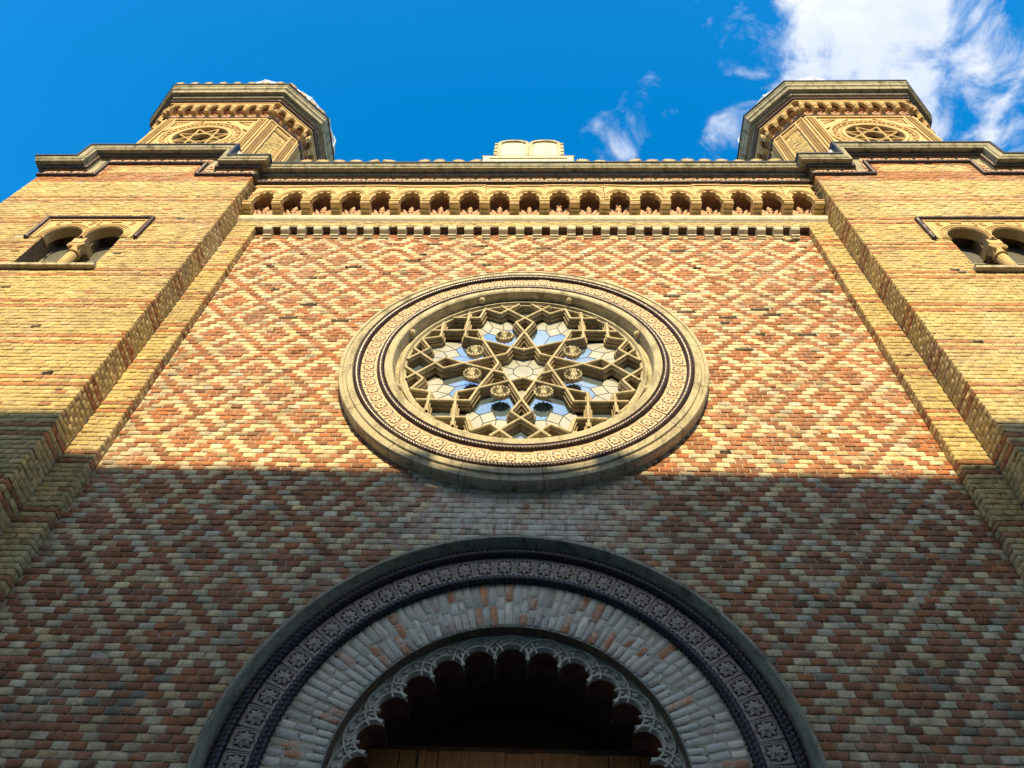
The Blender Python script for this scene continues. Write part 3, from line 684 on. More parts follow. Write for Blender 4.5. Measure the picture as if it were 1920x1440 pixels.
for i in range(72):
    a = 2*math.pi*(i+0.5)/72
    c = inst(t0, 'tile', rose) if t0 else star_tile(0.176, 0.208, ['tile_clay', 'tile_glaze'], rose); t0 = t0 or c
    c.location = (math.cos(a)*2.09, -0.152+random.gauss(0, 0.003), RC+math.sin(a)*2.09); c.rotation_euler = (random.gauss(0, 0.012), math.pi/2-a+random.gauss(0, 0.012), random.gauss(0, 0.012))
sd = None
for i in range(8):
    a = math.radians(22.5+45*i)
    if sd is None:
        mb = MB()
        for (r, y) in ((0.0, 0),): pass
        rows = [[(0.05*math.sin(math.pi*k/6)*math.cos(2*math.pi*j/8)*(1+0.15*(j % 2)), -0.05*math.cos(math.pi*k/6)*1.1, 0.05*math.sin(math.pi*k/6)*math.sin(2*math.pi*j/8)*(1+0.15*(j % 2))) for j in range(8)] for k in range(7)]
        mb.grid(rows, closed_v=True); sd = mb.build('stud', 'tracery_stone', rose); c = sd
    else: c = inst(sd, 'stud', rose)
    c.location = (math.cos(a)*1.752, -0.115, RC+math.sin(a)*1.752)
RS = 0.82
def pol(r, deg): a = math.radians(deg); return (r*math.cos(a), r*math.sin(a))
segs = []
for k in range(8):
    b = 90+45*k
    for s in (-1, 1):
        segs.append((pol(RS, b), pol(0.414*RS, b+s*45)))                    # star arms
        segs.append((pol(RS, b), pol(1.09, b+s*6.8)))                        # kite
        segs.append((pol(1.09, b+s*6.8), pol(1.21, b)))
        segs.append((pol(1.21, b), pol(1.60, b+s*13.2)))                     # outer cross
        segs.append((pol(1.385, b+s*15.6), pol(1.61, b+s*3.6)))
        segs.append((pol(1.385, b+s*15.6), pol(1.59, b+s*22.5)))
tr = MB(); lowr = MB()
for i, (a, b) in enumerate(segs):
    A, B = Vector((a[0], 0, a[1])), Vector((b[0], 0, b[1])); d = (B-A).normalized(); s_ = Vector((-d.z, 0, d.x)); e = 0.0006*(i % 7)
    A2, B2 = A-d*0.012, B+d*0.012; R_ = 0.019
    rows = []
    for P in (A2, B2):
        rows.append([Vector((0, 0, RC))+P+s_*(R_*math.cos(t))+Vector((0, -0.048-e-R_*0.9*math.sin(t), 0)) for t in (math.pi*k/6 for k in range(7))]+[Vector((0, 0, RC))+P+s_*(-R_)+Vector((0, -0.018, 0)), Vector((0, 0, RC))+P+s_*R_+Vector((0, -0.018, 0))])
    tr.grid(rows, closed_v=True)
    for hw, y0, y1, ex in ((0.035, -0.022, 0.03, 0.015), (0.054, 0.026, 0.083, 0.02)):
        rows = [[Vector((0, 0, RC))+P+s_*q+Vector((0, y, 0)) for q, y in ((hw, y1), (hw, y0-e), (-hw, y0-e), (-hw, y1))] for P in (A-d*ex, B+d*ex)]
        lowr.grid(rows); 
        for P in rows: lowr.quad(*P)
tr.build('tracery', 'tracery_stone', rose); lowr.build('tracery_back', 'tracery_shade', rose)
mb = MB(); mb.prism(ring(1.62, RC, 64), [], 0.094, 0.11, True); mb.build('glazing_bars', 'lead', rose)
def pane(poly, mat):
    cx_ = sum(p[0] for p in poly)/len(poly); cz_ = sum(p[1] for p in poly)/len(poly); out = []
    n = len(poly)
    for i in range(n):          # inset for the lead
        p0, p1, p2 = (Vector((poly[(i+q) % n][0], poly[(i+q) % n][1])) for q in (-1, 0, 1))
        d1, d2 = (p1-p0).normalized(), (p2-p1).normalized(); n1, n2 = Vector((-d1.y, d1.x)), Vector((-d2.y, d2.x)); m = (n1+n2)
        m = m/max(0.4, m.dot(n1)); q = p1+m*0.0065; out.append((q.x, q.y))
    mb = MB(); tx, tz = random.gauss(0, 0.006), random.gauss(0, 0.006)
    mb.prism(out, [], 0, 0.008); o = mb.build('pane', mat, rose); o.location = (0, 0.084, RC)
    # every pane sits a little differently in its lead, so the sky breaks from pane to pane
    for v in o.data.vertices: v.co.y += (v.co.x-cx_)*tx+(v.co.z-cz_)*tz
    return o
for k in range(8):
    ax = 22.5+45*k; q = lambda r, d: pol(r, ax+d)
    T_, D1, D3, PK = q(0.40, 0), q(0.98, 0), q(1.25, 0), q(1.58, 0)
    for s in (-1, 1):
        D2 = q(1.12, s*6.2)
        polys = [([T_, q(0.80, s*22.5), q(1.10, s*15.5), D2, D1], 'glass'), ([D2, q(1.10, s*15.5), q(1.26, s*13), q(1.44, s*8.5)], 'cream_glass'), ([D3, D2, q(1.44, s*8.5), PK], 'cream_glass')]
        for p, m in polys:
            if s > 0: pass
            A = sum(p[i][0]*p[(i+1) % len(p)][1]-p[(i+1) % len(p)][0]*p[i][1] for i in range(len(p)))
            pane(p if A > 0 else p[::-1], m)
    d = [D1, q(1.12, 6.2), D3, q(1.12, -6.2)]; A = sum(d[i][0]*d[(i+1) % 4][1]-d[(i+1) % 4][0]*d[i][1] for i in range(4)); pane(d if A > 0 else d[::-1], 'cream_glass')
    b = 45*k
    pane([pol(0.88, b), pol(1.09, b+6), pol(1.2, b), pol(1.09, b-6)][::-1] if False else [pol(0.88, b), pol(1.09, b-6), pol(1.2, b), pol(1.09, b+6)], 'glass')
    pane([pol(1.25, b), pol(1.60, b-12), pol(1.62, b), pol(1.60, b+12)], 'glass')
    pane([pol(0.40, b), pol(0.46, b-18), pol(0.78, b), pol(0.46, b+18)], 'cream_glass')
    a0, a1 = b+22.5, b+67.5
    pane([pol(0.14, a0), pol(0.45, a0), pol(0.37, b+45), pol(0.45, a1), pol(0.14, a1), pol(0.14, b+45)][:6], 'cream_glass')
mb = MB(); mb.prism(ring(0.133, 0, 32), [], 0, 0.008); o = mb.build('pane', 'cream_glass', rose); o.location = (0, 0.083, RC)
bs = None
for k in range(8):
    ax = 22.5+45*k
    if k == 1: continue        # the upper right boss has fallen off
    if bs is None:
        mb = MB(); n = 26
        edge = [(0.128*(1+0.07*math.cos(13*2*math.pi*i/n))*math.cos(2*math.pi*i/n), 0.118*(1+0.07*math.cos(13*2*math.pi*i/n))*math.sin(2*math.pi*i/n)) for i in range(n)]
        mb.prism(edge, [], -0.02, 0.045)
        for i in range(13):     # ribs of the shell
            a = math.radians(200+140*i/12) if False else 2*math.pi*i/13; ca, sa = math.cos(a), math.sin(a)
            rows = [[(ca*r-sa*w, -0.019, sa*r+ca*w), (ca*r, -0.019-hh, sa*r), (ca*r+sa*w, -0.019, sa*r-ca*w)] for r, w, hh in ((0.035, 0.004, 0.01), (0.075, 0.010, 0.030), (0.112, 0.013, 0.012))]
            mb.grid(rows)
        for (u, v, r) in ((0.0, 0.05, 0.034), (-0.04, 0.03, 0.022), (0.04, 0.03, 0.022)):
            mb.grid([[(u+r*math.sin(math.pi*q/8)*math.cos(2*math.pi*j/8), -0.02-0.5*r*math.cos(math.pi*q/8), v+r*math.sin(math.pi*q/8)*math.sin(2*math.pi*j/8)) for j in range(8)] for q in range(5)], closed_v=True)
        bs = mb.build('boss', 'stone', rose); c = bs
    else: c = inst(bs, 'boss', rose)
    p = pol(0.735, ax); c.location = (p[0], -0.065, RC+p[1]); c.rotation_euler = (0, math.radians(90-ax)+math.pi*0, 0)

# ---- portal
fr = arch_frames(AC, ZG)
hp = [(2.535, 0.02), (2.535, -0.10), (2.52, -0.135), (2.485, -0.14), (2.475, -0.12), (2.45, -0.05), (2.435, -0.015), (2.42, 0.012), (1.98, 0.012)]
portal = off(sweep_arch(hp, fr).build('portal', 'grey_stone', FA)); portal['label'] = 'round-arched portal with dark rope mouldings, star tiles and scalloped inner arch'
def arch_path(r, y, zb, step=0.009):
    pts = [(r, y, zb), (r, y, AC)]; n = int(math.pi*r/step)
    pts = densify(pts, step)[:-1]+[Vector((r*math.cos(math.pi*i/n), y, AC+r*math.sin(math.pi*i/n))) for i in range(n+1)]+densify([(-r, y, AC), (-r, y, zb)], step)[1:]
    return pts
rope(arch_path(2.372, -0.012, 1.6), 0.050, 0.050, 3, False, 9, 0.28).build('rope_moulding', 'navy_rope', portal, True)
rope(arch_path(2.035, -0.012, 1.6), 0.047, 0.050, 3, False, 9, 0.28).build('rope_moulding', 'navy_rope', portal, True)
t1 = None
for i in range(-6, 40):
    c = None
    if 0 <= i < 34:
        a = math.pi*(i+0.5)/34; loc = (math.cos(a)*2.203, 0.008, AC+math.sin(a)*2.203); rot = math.pi/2-a
    else:
        q = (-i-0.5) if i < 0 else (i-34+0.5); sgn = 1 if i < 0 else -1
        loc = (sgn*2.203, 0.008, AC-q*0.2035); rot = 0
    c = inst(t1, 'tile', portal) if t1 else star_tile(0.196, 0.235, ['portal_tile', 'portal_glaze'], portal); t1 = t1 or c
    c.location = loc; c.rotation_euler = (0, rot, 0)
# brick arch ring: mortar bed and single voussoirs
ring_p = [(1.99, 0.013), (1.492, 0.013), (1.492, 0.30)]
ab = sweep_arch(ring_p, fr).build('brick_arch', 'arch_mortar', FA); off(ab)
AV = []
def arch_tint():
    q = random.random()
    c = (0.60, 0.54, 0.44) if q < 0.42 else (0.72, 0.61, 0.46) if q < 0.62 else (0.52, 0.40, 0.33) if q < 0.82 else (0.62, 0.28, 0.14)
    v = random.gauss(1, 0.12); return tuple(max(0.05, t*v) for t in c)
for L_ in (0.15, 0.19, 0.235, 0.27):
    for k in range(9):
        V, T = brick_arrays(np.array([0.064]), np.array([L_-0.012]), np.array([0.0]), np.array([arch_tint()]), 0.004, 0.016, 0.006, tilt=0.4)
        AV.append((L_, bricks_mesh('arch_brick', V, T, 'arch_brick')))
NV = 72
for i in range(NV):
    a = math.pi*(i+0.5)/NV; r = 1.498
    lens = random.choice([(0.15, 0.15, 0.19), (0.27, 0.235), (0.235, 0.27), (0.19, 0.15, 0.15), (0.15, 0.19, 0.15), (0.235, 0.235)])
    for L_ in lens:
        me = random.choice([m for l, m in AV if l == L_]); rc = r+L_/2; r += L_
        sc_ = (math.pi*rc/NV-0.009)/0.064
        o = inst(None, 'arch_brick', ab, (math.cos(a)*rc, 0.002+random.gauss(0, 0.002), AC+math.sin(a)*rc), (0, math.pi/2-a+random.gauss(0, 0.012), 0), (sc_, 1, 0.496/sum(lens)), me)
for s in (-1, 1):               # jambs below the springing
    for j in range(18):
        z = AC-(j+0.5)*0.0765; r = 1.498; lens = random.choice([(0.235, 0.27), (0.27, 0.235)])
        for L_ in lens:
            me = random.choice([m for l, m in AV if l == L_]); rc = r+L_/2; r += L_
            inst(None, 'arch_brick', ab, (s*rc, 0.002, z), (0, s*math.pi/2, 0), (0.0675/0.064, 1, 0.496/sum(lens)), me)
# reveal, scalloped arch, vault and door
YS = 0.15
rv = sweep_arch([(1.488, 0.02), (1.488, YS-0.02), (1.505, YS-0.01), (1.505, YS+0.08)], fr).build('reveal', 'reveal', FA); off(rv)
scal = []; NL = 13; RCUSP = 1.238
lobes = []
for k in range(NL):
    ac = math.pi*(k+0.5)/NL; c0 = RCUSP*math.cos(math.pi/NL/2)+0.006
    lobes.append((c0*math.cos(ac), c0*math.sin(ac), ac))
LR = RCUSP*math.sin(math.pi/NL/2)-0.004
inner_edge = []
for cx_, cz_, ac in lobes:
    for q in range(13):
        t = ac-math.pi*0.56+math.pi*1.12*q/12; inner_edge.append((cx_+LR*math.cos(t), AC+cz_+LR*math.sin(t)))
plate = [(1.56, 1.2)]+ring(1.56, AC, 60, 0, 180, closed=False)+[(-1.56, 1.2), (-1.24, 1.2)]+inner_edge[::-1]+[(1.24, 1.2)]
mb = MB(); mb.prism(plate, [], YS, YS+0.05)
sc_o = off(mb.build('scalloped_arch', 'scallop_stone', FA))
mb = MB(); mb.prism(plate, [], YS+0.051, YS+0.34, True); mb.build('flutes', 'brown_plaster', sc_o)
for k, (cx_, cz_, ac) in enumerate(lobes):
    mb = MB(); H = 0.0006*(k % 2)
    for (r0, r1, y, w) in ((LR+0.003, LR+0.024, -0.022, 1.08), (LR+0.086, LR+0.106, -0.026, 0.86)):
        rows = []
        for q in range(17):
            t = ac-math.pi*0.5*w+math.pi*w*q/16; ca, sa = math.cos(t), math.sin(t)
            rows.append([(cx_+ca*r, YS+yy-H, AC+cz_+sa*r) for r, yy in ((r0, 0.001), (r0+0.003, y), (r1-0.003, y), (r1, 0.001))])
        mb.grid(rows)
    for q in range(5):          # pierced diamonds between the two beads
        t = ac+(q-2)*0.52; rr = LR+0.055; ca, sa = math.cos(t), math.sin(t)
        pts = []
        for i in range(8):
            b = 2*math.pi*i/8; R_ = 0.033 if i % 2 == 0 else 0.014; lx, lz = R_*math.cos(b)*1.25, R_*math.sin(b); pts.append((cx_+ca*rr+ca*lz-sa*lx, AC+cz_+sa*rr+sa*lz+ca*lx))
        mb.prism(pts, [], YS-0.016, YS+0.001)
    mb.build('lobe_moulding', 'scallop_stone', sc_o)
for k in range(NL+1):           # leaf relief in the spandrels
    a = math.pi*k/NL; mb = MB()
    for q in range(5):
        t = (q-2)*0.026; rr = 1.425+0.012*(q % 2); mb.T = Matrix.Translation((math.cos(a+t)*rr, YS, AC+math.sin(a+t)*rr)) @ Matrix.Rotation(math.pi/2-a-t*8, 4, 'Y'); mb.box(-0.008, 0.008, -0.014, 0.001, -0.034+abs(t)*0.3, 0.032)
    mb.T = None; mb.build('leaf_relief', 'scallop_stone', sc_o)
mb = MB(); fr2 = [f for f in fr]
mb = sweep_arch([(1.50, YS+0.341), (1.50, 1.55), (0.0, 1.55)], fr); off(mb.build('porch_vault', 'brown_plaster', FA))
DZ = 3.93; YD = 0.78
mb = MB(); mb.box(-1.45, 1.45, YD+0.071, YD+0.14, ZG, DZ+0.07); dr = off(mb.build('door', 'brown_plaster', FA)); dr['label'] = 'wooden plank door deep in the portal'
xs = [-1.42, -1.02, -0.85, -0.66, -0.405, -0.079, 0.256, 0.581, 0.896, 1.18, 1.42]
for a, b in zip(xs[:-1], xs[1:]):
    mb = MB(); mb.box(a+0.006, b-0.006, YD+0.02+random.uniform(-.006, .006), YD+0.07, ZG, DZ-0.002+random.uniform(-0.012, 0.012)); mb.build('plank', 'wood', dr)
for x in (-0.80, -0.405, -0.079, 0.256, 0.581):
    mb = MB(); mb.box(x-0.03, x+0.03, YD-0.015, YD+0.012, ZG, DZ-0.02); mb.build('batten', 'wood', dr)

# ------------------------------------------------------------------ stone tablets on the cornice
TB = empty('stone_tablets', (-0.055, -0.30, ZT), 'pair of round-topped white stone tablets on a pedestal above the cornice', 'sculpture')
mb = MB(); mb.box(-0.91, 0.91, -0.25, 0.2, 0.0, 0.42); mb.box(-0.93, 0.93, -0.27, 0.2, 0.421, 0.455)
mb.prism([(-0.90, 0.03), (0.90, 0.03), (0.90, 0.41), (-0.90, 0.41)], [[(-0.78, 0.09), (0.78, 0.09), (0.78, 0.34), (-0.78, 0.34)]], -0.275, -0.24); mb.build('pedestal', 'pale_stone', TB)
mb = MB(); mb.box(-0.93, 0.93, -0.274, 0.2, 0.456, 0.468); mb.build('flashing', 'flashing', TB)
def tab_outline(s, hw, h): return [(-hw, 0), (hw, 0), (hw, h)]+[(hw*math.cos(math.radians(a)), h+hw*0.62*math.sin(math.radians(a))) for a in range(15, 180, 15)]+[(-hw, h)]
for s in (-1, 1):
    mb = MB(); o1 = [(x+s*0.333, z+0.47) for x, z in tab_outline(1, 0.330, 1.12)]; o2 = [(x+s*0.333, z+0.47+0.06) for x, z in tab_outline(1, 0.262, 1.05)]
    mb.prism(o1, [o2], -0.145, 0.15, True)
    fr_ = mb.build('tablet', 'stone', TB)
    mb = MB(); mb.prism(o2, [], -0.105, 0.1); mb.build('panel', 'pale_stone', fr_)
    for q in range(11):
        mb = MB(); z = 0.53+q*0.105; mb.box(*sorted((s*0.664, s*0.735)), -0.12+0.01*(q % 2), 0.1, z, z+0.075); mb.build('scroll_notch', 'stone', fr_)

# ------------------------------------------------------------------ towers
def star_rosette(parent, R, xform):
    mb = MB(); mb.T = xform
    for k in range(8):
        a, b = pol(R, 90+45*k+22.5), pol(R, 90+45*(k+3)+22.5)
        A, B = Vector((a[0], 0, a[1])), Vector((b[0], 0, b[1])); d = (B-A).normalized(); s_ = Vector((-d.z, 0, d.x)); e = 0.001*k
        rows = [[P+s_*q+Vector((0, y, 0)) for q, y in ((0.019, 0.05), (0.019, -0.035-e), (0.008, -0.05-e), (-0.008, -0.05-e), (-0.019, -0.035-e), (-0.019, 0.05))] for P in (A, B)]
        mb.grid(rows)
    return mb.build('rosette_star', 'terracotta', parent)

def build_tower(s):
    side = 'left' if s < 0 else 'right'
    label = 'left brick tower with twin-arched window, under the clear blue sky' if s < 0 else 'right brick tower with twin-arched window, in front of the white clouds'
    TW = empty('brick_tower', (s*7.53, 2.0, ZG), label, 'tower', 'towers flanking the facade')
    def loc(o): o.location = -TW.location; return o
    xc = s*7.53
    TZ0 = 2.8
    top_lo, top_hi = ZROPE, 15.34
    wx = s*7.455                                           # window axis
    wl, wr, wz0, wz1 = wx-0.90, wx+0.90, 11.93, 12.66      # carved panel above the window
    ol, orr, oz0 = wx-0.672, wx+0.672, 10.89               # opening
    a, b = sorted((s*XT, s*XE))
    sl, sr = xc-1.02, xc+1.02
    gaps = [(wl, wr, wz0, wz1), (ol, orr, oz0-0.02, wz0), (a-1, sl, top_lo+0.02, 99), (sr, b+1, top_lo+0.02, 99)]
    def kind(u, j):
        z = ZR-j*BH
        if top_lo-0.20 < z < top_lo+0.02: return 'o'
        if z >= top_lo+0.02 and (abs(u-xc) > 0.86 or not (top_lo+0.16 < z < top_hi-0.14)): return 'o'
        return tower_kind(u, j)
    tb = courses(a, b, TZ0, top_hi, ZR, s*(XT+0.075), kind, None, BP, gaps)
    hpx = [(337, 409), (8, 537), (75, 610), (90, 700), (214, 478)] if s < 0 else [(1802, 510), (1795, 505), (1828, 636)]
    cut = []
    for px, py in hpx:
        hx, hz = pix_hit(px, py, Y2); k = min(range(len(tb)), key=lambda i: (tb[i][0]-hx)**2+(tb[i][1]-hz)**2); cut.append(tb.pop(k))
    mb = MB(); m = 0.006
    outer = [(a+m, TZ0), (b-m, TZ0), (b-m, top_lo), (sr, top_lo), (sr, top_hi), (sl, top_hi), (sl, top_lo), (a+m, top_lo)]
    win_hole = [(ol, oz0-0.02), (orr, oz0-0.02), (orr, wz0+0.5), (ol, wz0+0.5)]
    mb.prism(outer, [win_hole]+[rect(q) for q in cut], Y2+m, Y2+0.14)
    wl_o = loc(mb.build('wall', 'mortar', TW))
    mb = MB(); mb.prism([(a+0.02, ZG), (b-0.02, ZG), (b-0.02, 15.1), (a+0.02, 15.1)], [[(ol-0.02, oz0-0.06), (orr+0.02, oz0-0.06), (orr+0.02, wz0+0.5), (ol-0.02, wz0+0.5)]], Y2+0.141, Y2+0.5, True)
    loc(mb.build('wall_core', 'dark', TW))
    mb = MB(); mb.box(a, b, Y2, Y2+0.14, ZG, TZ0); loc(mb.build('lower_wall', 'low_brick', TW))
    ix = s*XT                                              # return towards the centre, and outer flank
    mb = MB(); x0, x1 = sorted((ix+s*m, ix+s*0.06)); mb.box(x0, x1, Y2+m, 0.2, TZ0, ZROPE); ret = loc(mb.build('return_wall', 'mortar', TW))
    rb = courses(0.0, Y1-Y2, TZ0, ZROPE, ZR, 0.068, tower_kind, pitch=0.136)
    stuff_bricks([lay(rb, ((ix, Y2, 0), (0, 1, 0), (-s, 0, 0)), 0.0, 0.008)], ret)
    mb = MB(); x0, x1 = sorted((ix, ix+s*0.06)); mb.box(x0, x1, Y2, 0.2, ZG, TZ0); loc(mb.build('lower_return', 'low_brick', TW))
    mb = MB(); x0, x1 = sorted((s*XE, s*(XE-0.1))); mb.box(x0, x1, Y2+0.003, 9, ZG, 15.1); loc(mb.build('flank_wall', 'low_brick', TW))
    mb = MB(); mb.box(*sorted((s*(XT+0.07), s*(XE-0.11))), 1.4, 9, ZG, 15.05); loc(mb.build('tower_block', 'plaster', TW))
    rest = place_bricks(tb, Y2, wl_o, 300)
    stuff_bricks([lay(rest, ((0, Y2, 0), (1, 0, 0), (0, -1, 0)))], wl_o)
    # --- twin window
    mb = MB(); aw = 0.315; acx = 0.352; sp = 11.93
    def arch_hole(cx_): return [(cx_-aw*0.90, sp)]+[(cx_+aw*math.cos(math.radians(t)), sp+0.07+aw*1.0*math.sin(math.radians(t))) for t in range(195, -16, -15)][0:]+[(cx_+aw*0.90, sp)]
    oh = [(wl, wz0), (wx-acx-aw*0.9, wz0)]+arch_hole(wx-acx)[1:-1]+[(wx-acx+aw*0.9, wz0), (wx+acx-aw*0.9, wz0)]+arch_hole(wx+acx)[1:-1]+[(wx+acx+aw*0.9, wz0), (wr, wz0), (wr, wz1), (wl, wz1)]
    mb.prism(oh, [], Y2-0.012, Y2+0.16, True)
    for sx in (-1, 1):
        cx_ = wx+sx*acx
        for r, t_ in ((aw+0.035, 0.02), (aw+0.075, 0.016), (aw+0.115, 0.016)):
            rows = []
            for i in range(17):
                tt = math.radians(-10+200*i/16); ca, sa = math.cos(tt), math.sin(tt)
                def cl(x): return min(x, wx-0.004) if sx < 0 else max(x, wx+0.004)
                rows.append([(cl(cx_+ca*(r-t_)), Y2-0.011, sp+0.07+sa*(r-t_)), (cl(cx_+ca*(r-t_)), Y2-0.03, sp+0.07+sa*(r-t_)), (cl(cx_+ca*r), Y2-0.03, sp+0.07+sa*r), (cl(cx_+ca*r), Y2-0.011, sp+0.07+sa*r)])
            mb.grid(rows)
        for tx in (-1, 1):      # scrolls in the spandrels
            for q in range(6):
                qx, qz = cx_+tx*(0.30+0.02*(q % 3)-0.02), 12.40+0.035*q; mb.box(qx-0.03+0.006*q, qx+0.035-0.004*q, Y2-0.026, Y2-0.011, qz, qz+0.02)
        mb.box(cx_-0.09, cx_+0.09, Y2-0.03, Y2-0.011, 12.50, 12.535)
    mb.box(wl+0.02, wr-0.02, Y2-0.032, Y2-0.011, 12.575, 12.60)
    for x in (wl+0.03, wr-0.06): mb.box(x, x+0.022, Y2-0.028, Y2-0.011, wz0+0.01, 12.57)
    wn = loc(mb.build('window', 'terracotta', TW)); wn['label'] = 'twin-arched window with a small column'
    pr = densify([(wl-0.03, Y2-0.02, wz0+0.02), (wl-0.03, Y2-0.02, wz1+0.02), (wr+0.03, Y2-0.02, wz1+0.02), (wr+0.03, Y2-0.02, wz0+0.02)], 0.01)
    rope(pr, 0.037, 0.052, 3, False, 9, 0.28).build('rope_moulding', 'rope_glaze', wn, True)
    bstop = None
    for x in (wl-0.03, wr+0.03):
        mb = MB(); mb.grid([[(x+0.048*math.sin(math.pi*q/6)*math.cos(2*math.pi*j/10), Y2-0.02-0.048*math.sin(math.pi*q/6)*math.sin(2*math.pi*j/10), wz0-0.05*math.cos(math.pi*q/6)) for j in range(10)] for q in range(7)], closed_v=True); mb.build('rope_end', 'rope_glaze', wn, True)
    mb = MB(); D = 0.34
    mb.box(ol-0.06, ol, Y2+0.141, Y2+D, oz0, wz0+0.55); mb.box(orr, orr+0.06, Y2+0.141, Y2+D, oz0, wz0+0.55); mb.box(ol, orr, Y2+0.161, Y2+D, wz0+0.47, wz0+0.55); mb.box(ol, orr, Y2+D, Y2+D+0.05, oz0-0.1, wz0+0.55)
    for x0, x1 in ((ol-0.02, ol+0.004), (orr-0.004, orr+0.02)): mb.box(x0, x1, Y2+m, Y2+D, oz0, wz0)
    mb.box(wx-0.10, wx+0.10, Y2+0.161, Y2+D, wz0-0.28, wz0+0.5)
    mb.build('reveal', 'reveal', wn)
    for sx in (-1, 1):
        mb = MB(); x0, x1 = sorted((wx+sx*0.05, wx+sx*0.67)); mb.box(x0, x1, Y2+D-0.03, Y2+D-0.001, oz0, wz0+0.3); mb.mi = 1
        for z in (oz0+0.22, oz0+0.75): mb.box(x0, x1, Y2+D-0.045, Y2+D-0.031, z, z+0.02)
        mb.box(x0, x0+0.03, Y2+D-0.05, Y2+D-0.031, oz0, wz0+0.2); mb.build('pane', ['screen', 'grey_stone'], wn)
    mb = MB(); mb.prism_x([(Y2-0.085, oz0-0.085), (Y2-0.09, oz0-0.03), (Y2-0.07, oz0-0.015), (Y2+0.45, oz0+0.012), (Y2+0.45, oz0-0.085)], ol-0.09, orr+0.09); mb.build('sill', 'stone', wn)
    yc = Y2+0.13
    def lathe(prof, nseg=20, flute=False):
        mb = MB(); mb.grid([[(wx+r*math.cos(2*math.pi*j/nseg)*(0.93 if flute and j % 2 else 1), yc+r*math.sin(2*math.pi*j/nseg)*(0.93 if flute and j % 2 else 1), z) for j in range(nseg)] for r, z in prof], closed_v=True); return mb
    cl_ = lathe([(0.0, oz0+0.07), (0.088, oz0+0.07), (0.084, oz0+0.4), (0.083, 11.36)]).build('column', 'terracotta', wn, True)
    lathe([(0.084, 11.361), (0.081, 11.54), (0.0, 11.545)], 28, True).build('column_flutes', 'terracotta', wn)
    lathe([(0.0, oz0), (0.13, oz0), (0.13, oz0+0.03), (0.10, oz0+0.045), (0.11, oz0+0.062), (0.095, oz0+0.07)]).build('column_base', 'stone', wn, True)
    mb = lathe([(0.084, 11.546), (0.108, 11.556), (0.108, 11.575), (0.088, 11.585), (0.10, 11.66), (0.13, 11.735)])
    mb.box(wx-0.135, wx+0.135, yc-0.115, yc+0.16, 11.735, 11.78)
    for sx in (-1, 1):
        for q in range(6):
            t_ = 2*math.pi*q/6; mb.box(wx+sx*0.085+0.03*math.cos(t_)-0.012, wx+sx*0.085+0.03*math.cos(t_)+0.012, yc-0.125, yc-0.08, 11.69+0.03*math.sin(t_)-0.012, 11.69+0.03*math.sin(t_)+0.012)
    mb.box(wx-0.105, wx+0.105, Y2+0.004, Y2+0.30, 11.781, wz0-0.001); mb.build('capital', 'terracotta', wn)
    # --- stepped crowning cornice with its returns
    zl, zh = ZROPE, 15.34
    P = lambda x, y, z: (x, y, z)
    path = [(P(xc-(XE-XT)/2, 6.0 if s < 0 else YC, zl), (0, 0, 1), (-1, 0, 0) if s < 0 else (-1, -1, 0)),
            (P(xc-(XE-XT)/2, Y2, zl), (0, 0, 1), (-1, -1, 0)), (P(sl, Y2, zl), (-1, 0, 1), (0, -1, 0)), (P(sl, Y2, zh), (-1, 0, 1), (0, -1, 0)),
            (P(sr, Y2, zh), (1, 0, 1), (0, -1, 0)), (P(sr, Y2, zl), (1, 0, 1), (0, -1, 0)), (P(xc+(XE-XT)/2, Y2, zl), (0, 0, 1), (1, -1, 0)),
            (P(xc+(XE-XT)/2, YC if s < 0 else 6.0, zl), (0, 0, 1), (1, -1, 0) if s < 0 else (1, 0, 0))]
    cr = loc(cornice('cornice', path, TW))
    cut_path = path[1:] if s < 0 else path[:-1]
    cornice_rope(cut_path, cr, -0.005, 0.020, 0.042, 'rope_glaze', 0.05)
    cornice_rope(cut_path, cr, 0.298, 0.048, 0.038, 'rope_glaze', 0.05)
    fx = [xc-(XE-XT)/2+0.16+0.27*i for i in range(4)]+[xc+(XE-XT)/2-0.16-0.27*i for i in range(4)]
    spots = [(x, ZROPE+0.07) for x in fx]+[(xc-0.95+0.272*i, 15.34+0.07) for i in range(8)]
    for x, z in spots: c = inst(frt, 'frieze_tile', cr); c.location = (x, Y2+0.012, z)
    for sx in (-1, 1):
        for q in range(2): c = inst(frt, 'frieze_tile', cr); c.location = (xc+sx*(1.02+0.145), Y2+0.012, ZROPE+0.17+0.27*q); c.rotation_euler = (0, math.pi/2, 0); c.location.x += 0.075 if sx < 0 else -0.075
    mb = MB(); mb.prism([(a+0.02, 15.0), (b-0.02, 15.0), (b-0.02, 15.2), (sr+0.45, 15.2), (sr+0.45, 15.82), (sl-0.45, 15.82), (sl-0.45, 15.2), (a+0.02, 15.2)], [], Y2+0.145, Y2+0.5, True)
    loc(mb.build('parapet', 'zinc', TW))
    for sx in (-1, 1):          # little metal cap in the corner of each step
        mb = MB(); x = xc+sx*1.56; mb.prism([(x, 15.27), (x+sx*0.30, 15.27), (x, 15.78)] if sx > 0 else [(x, 15.27), (x, 15.78), (x+sx*0.30, 15.27)], [], Y2-0.12, Y2+0.14, True); mb.build('flashing_cap', 'zinc', cr)
    mb = MB(); mb.box(a+0.03, b-0.03, Y2+0.2, 6.0, 15.06, 15.12); loc(mb.build('roof', 'zinc', TW))
    # --- turret: square with cut corners
    tcx, tcy = xc, 1.48; hw, ch = 1.25, 0.56; ap = hw+ch
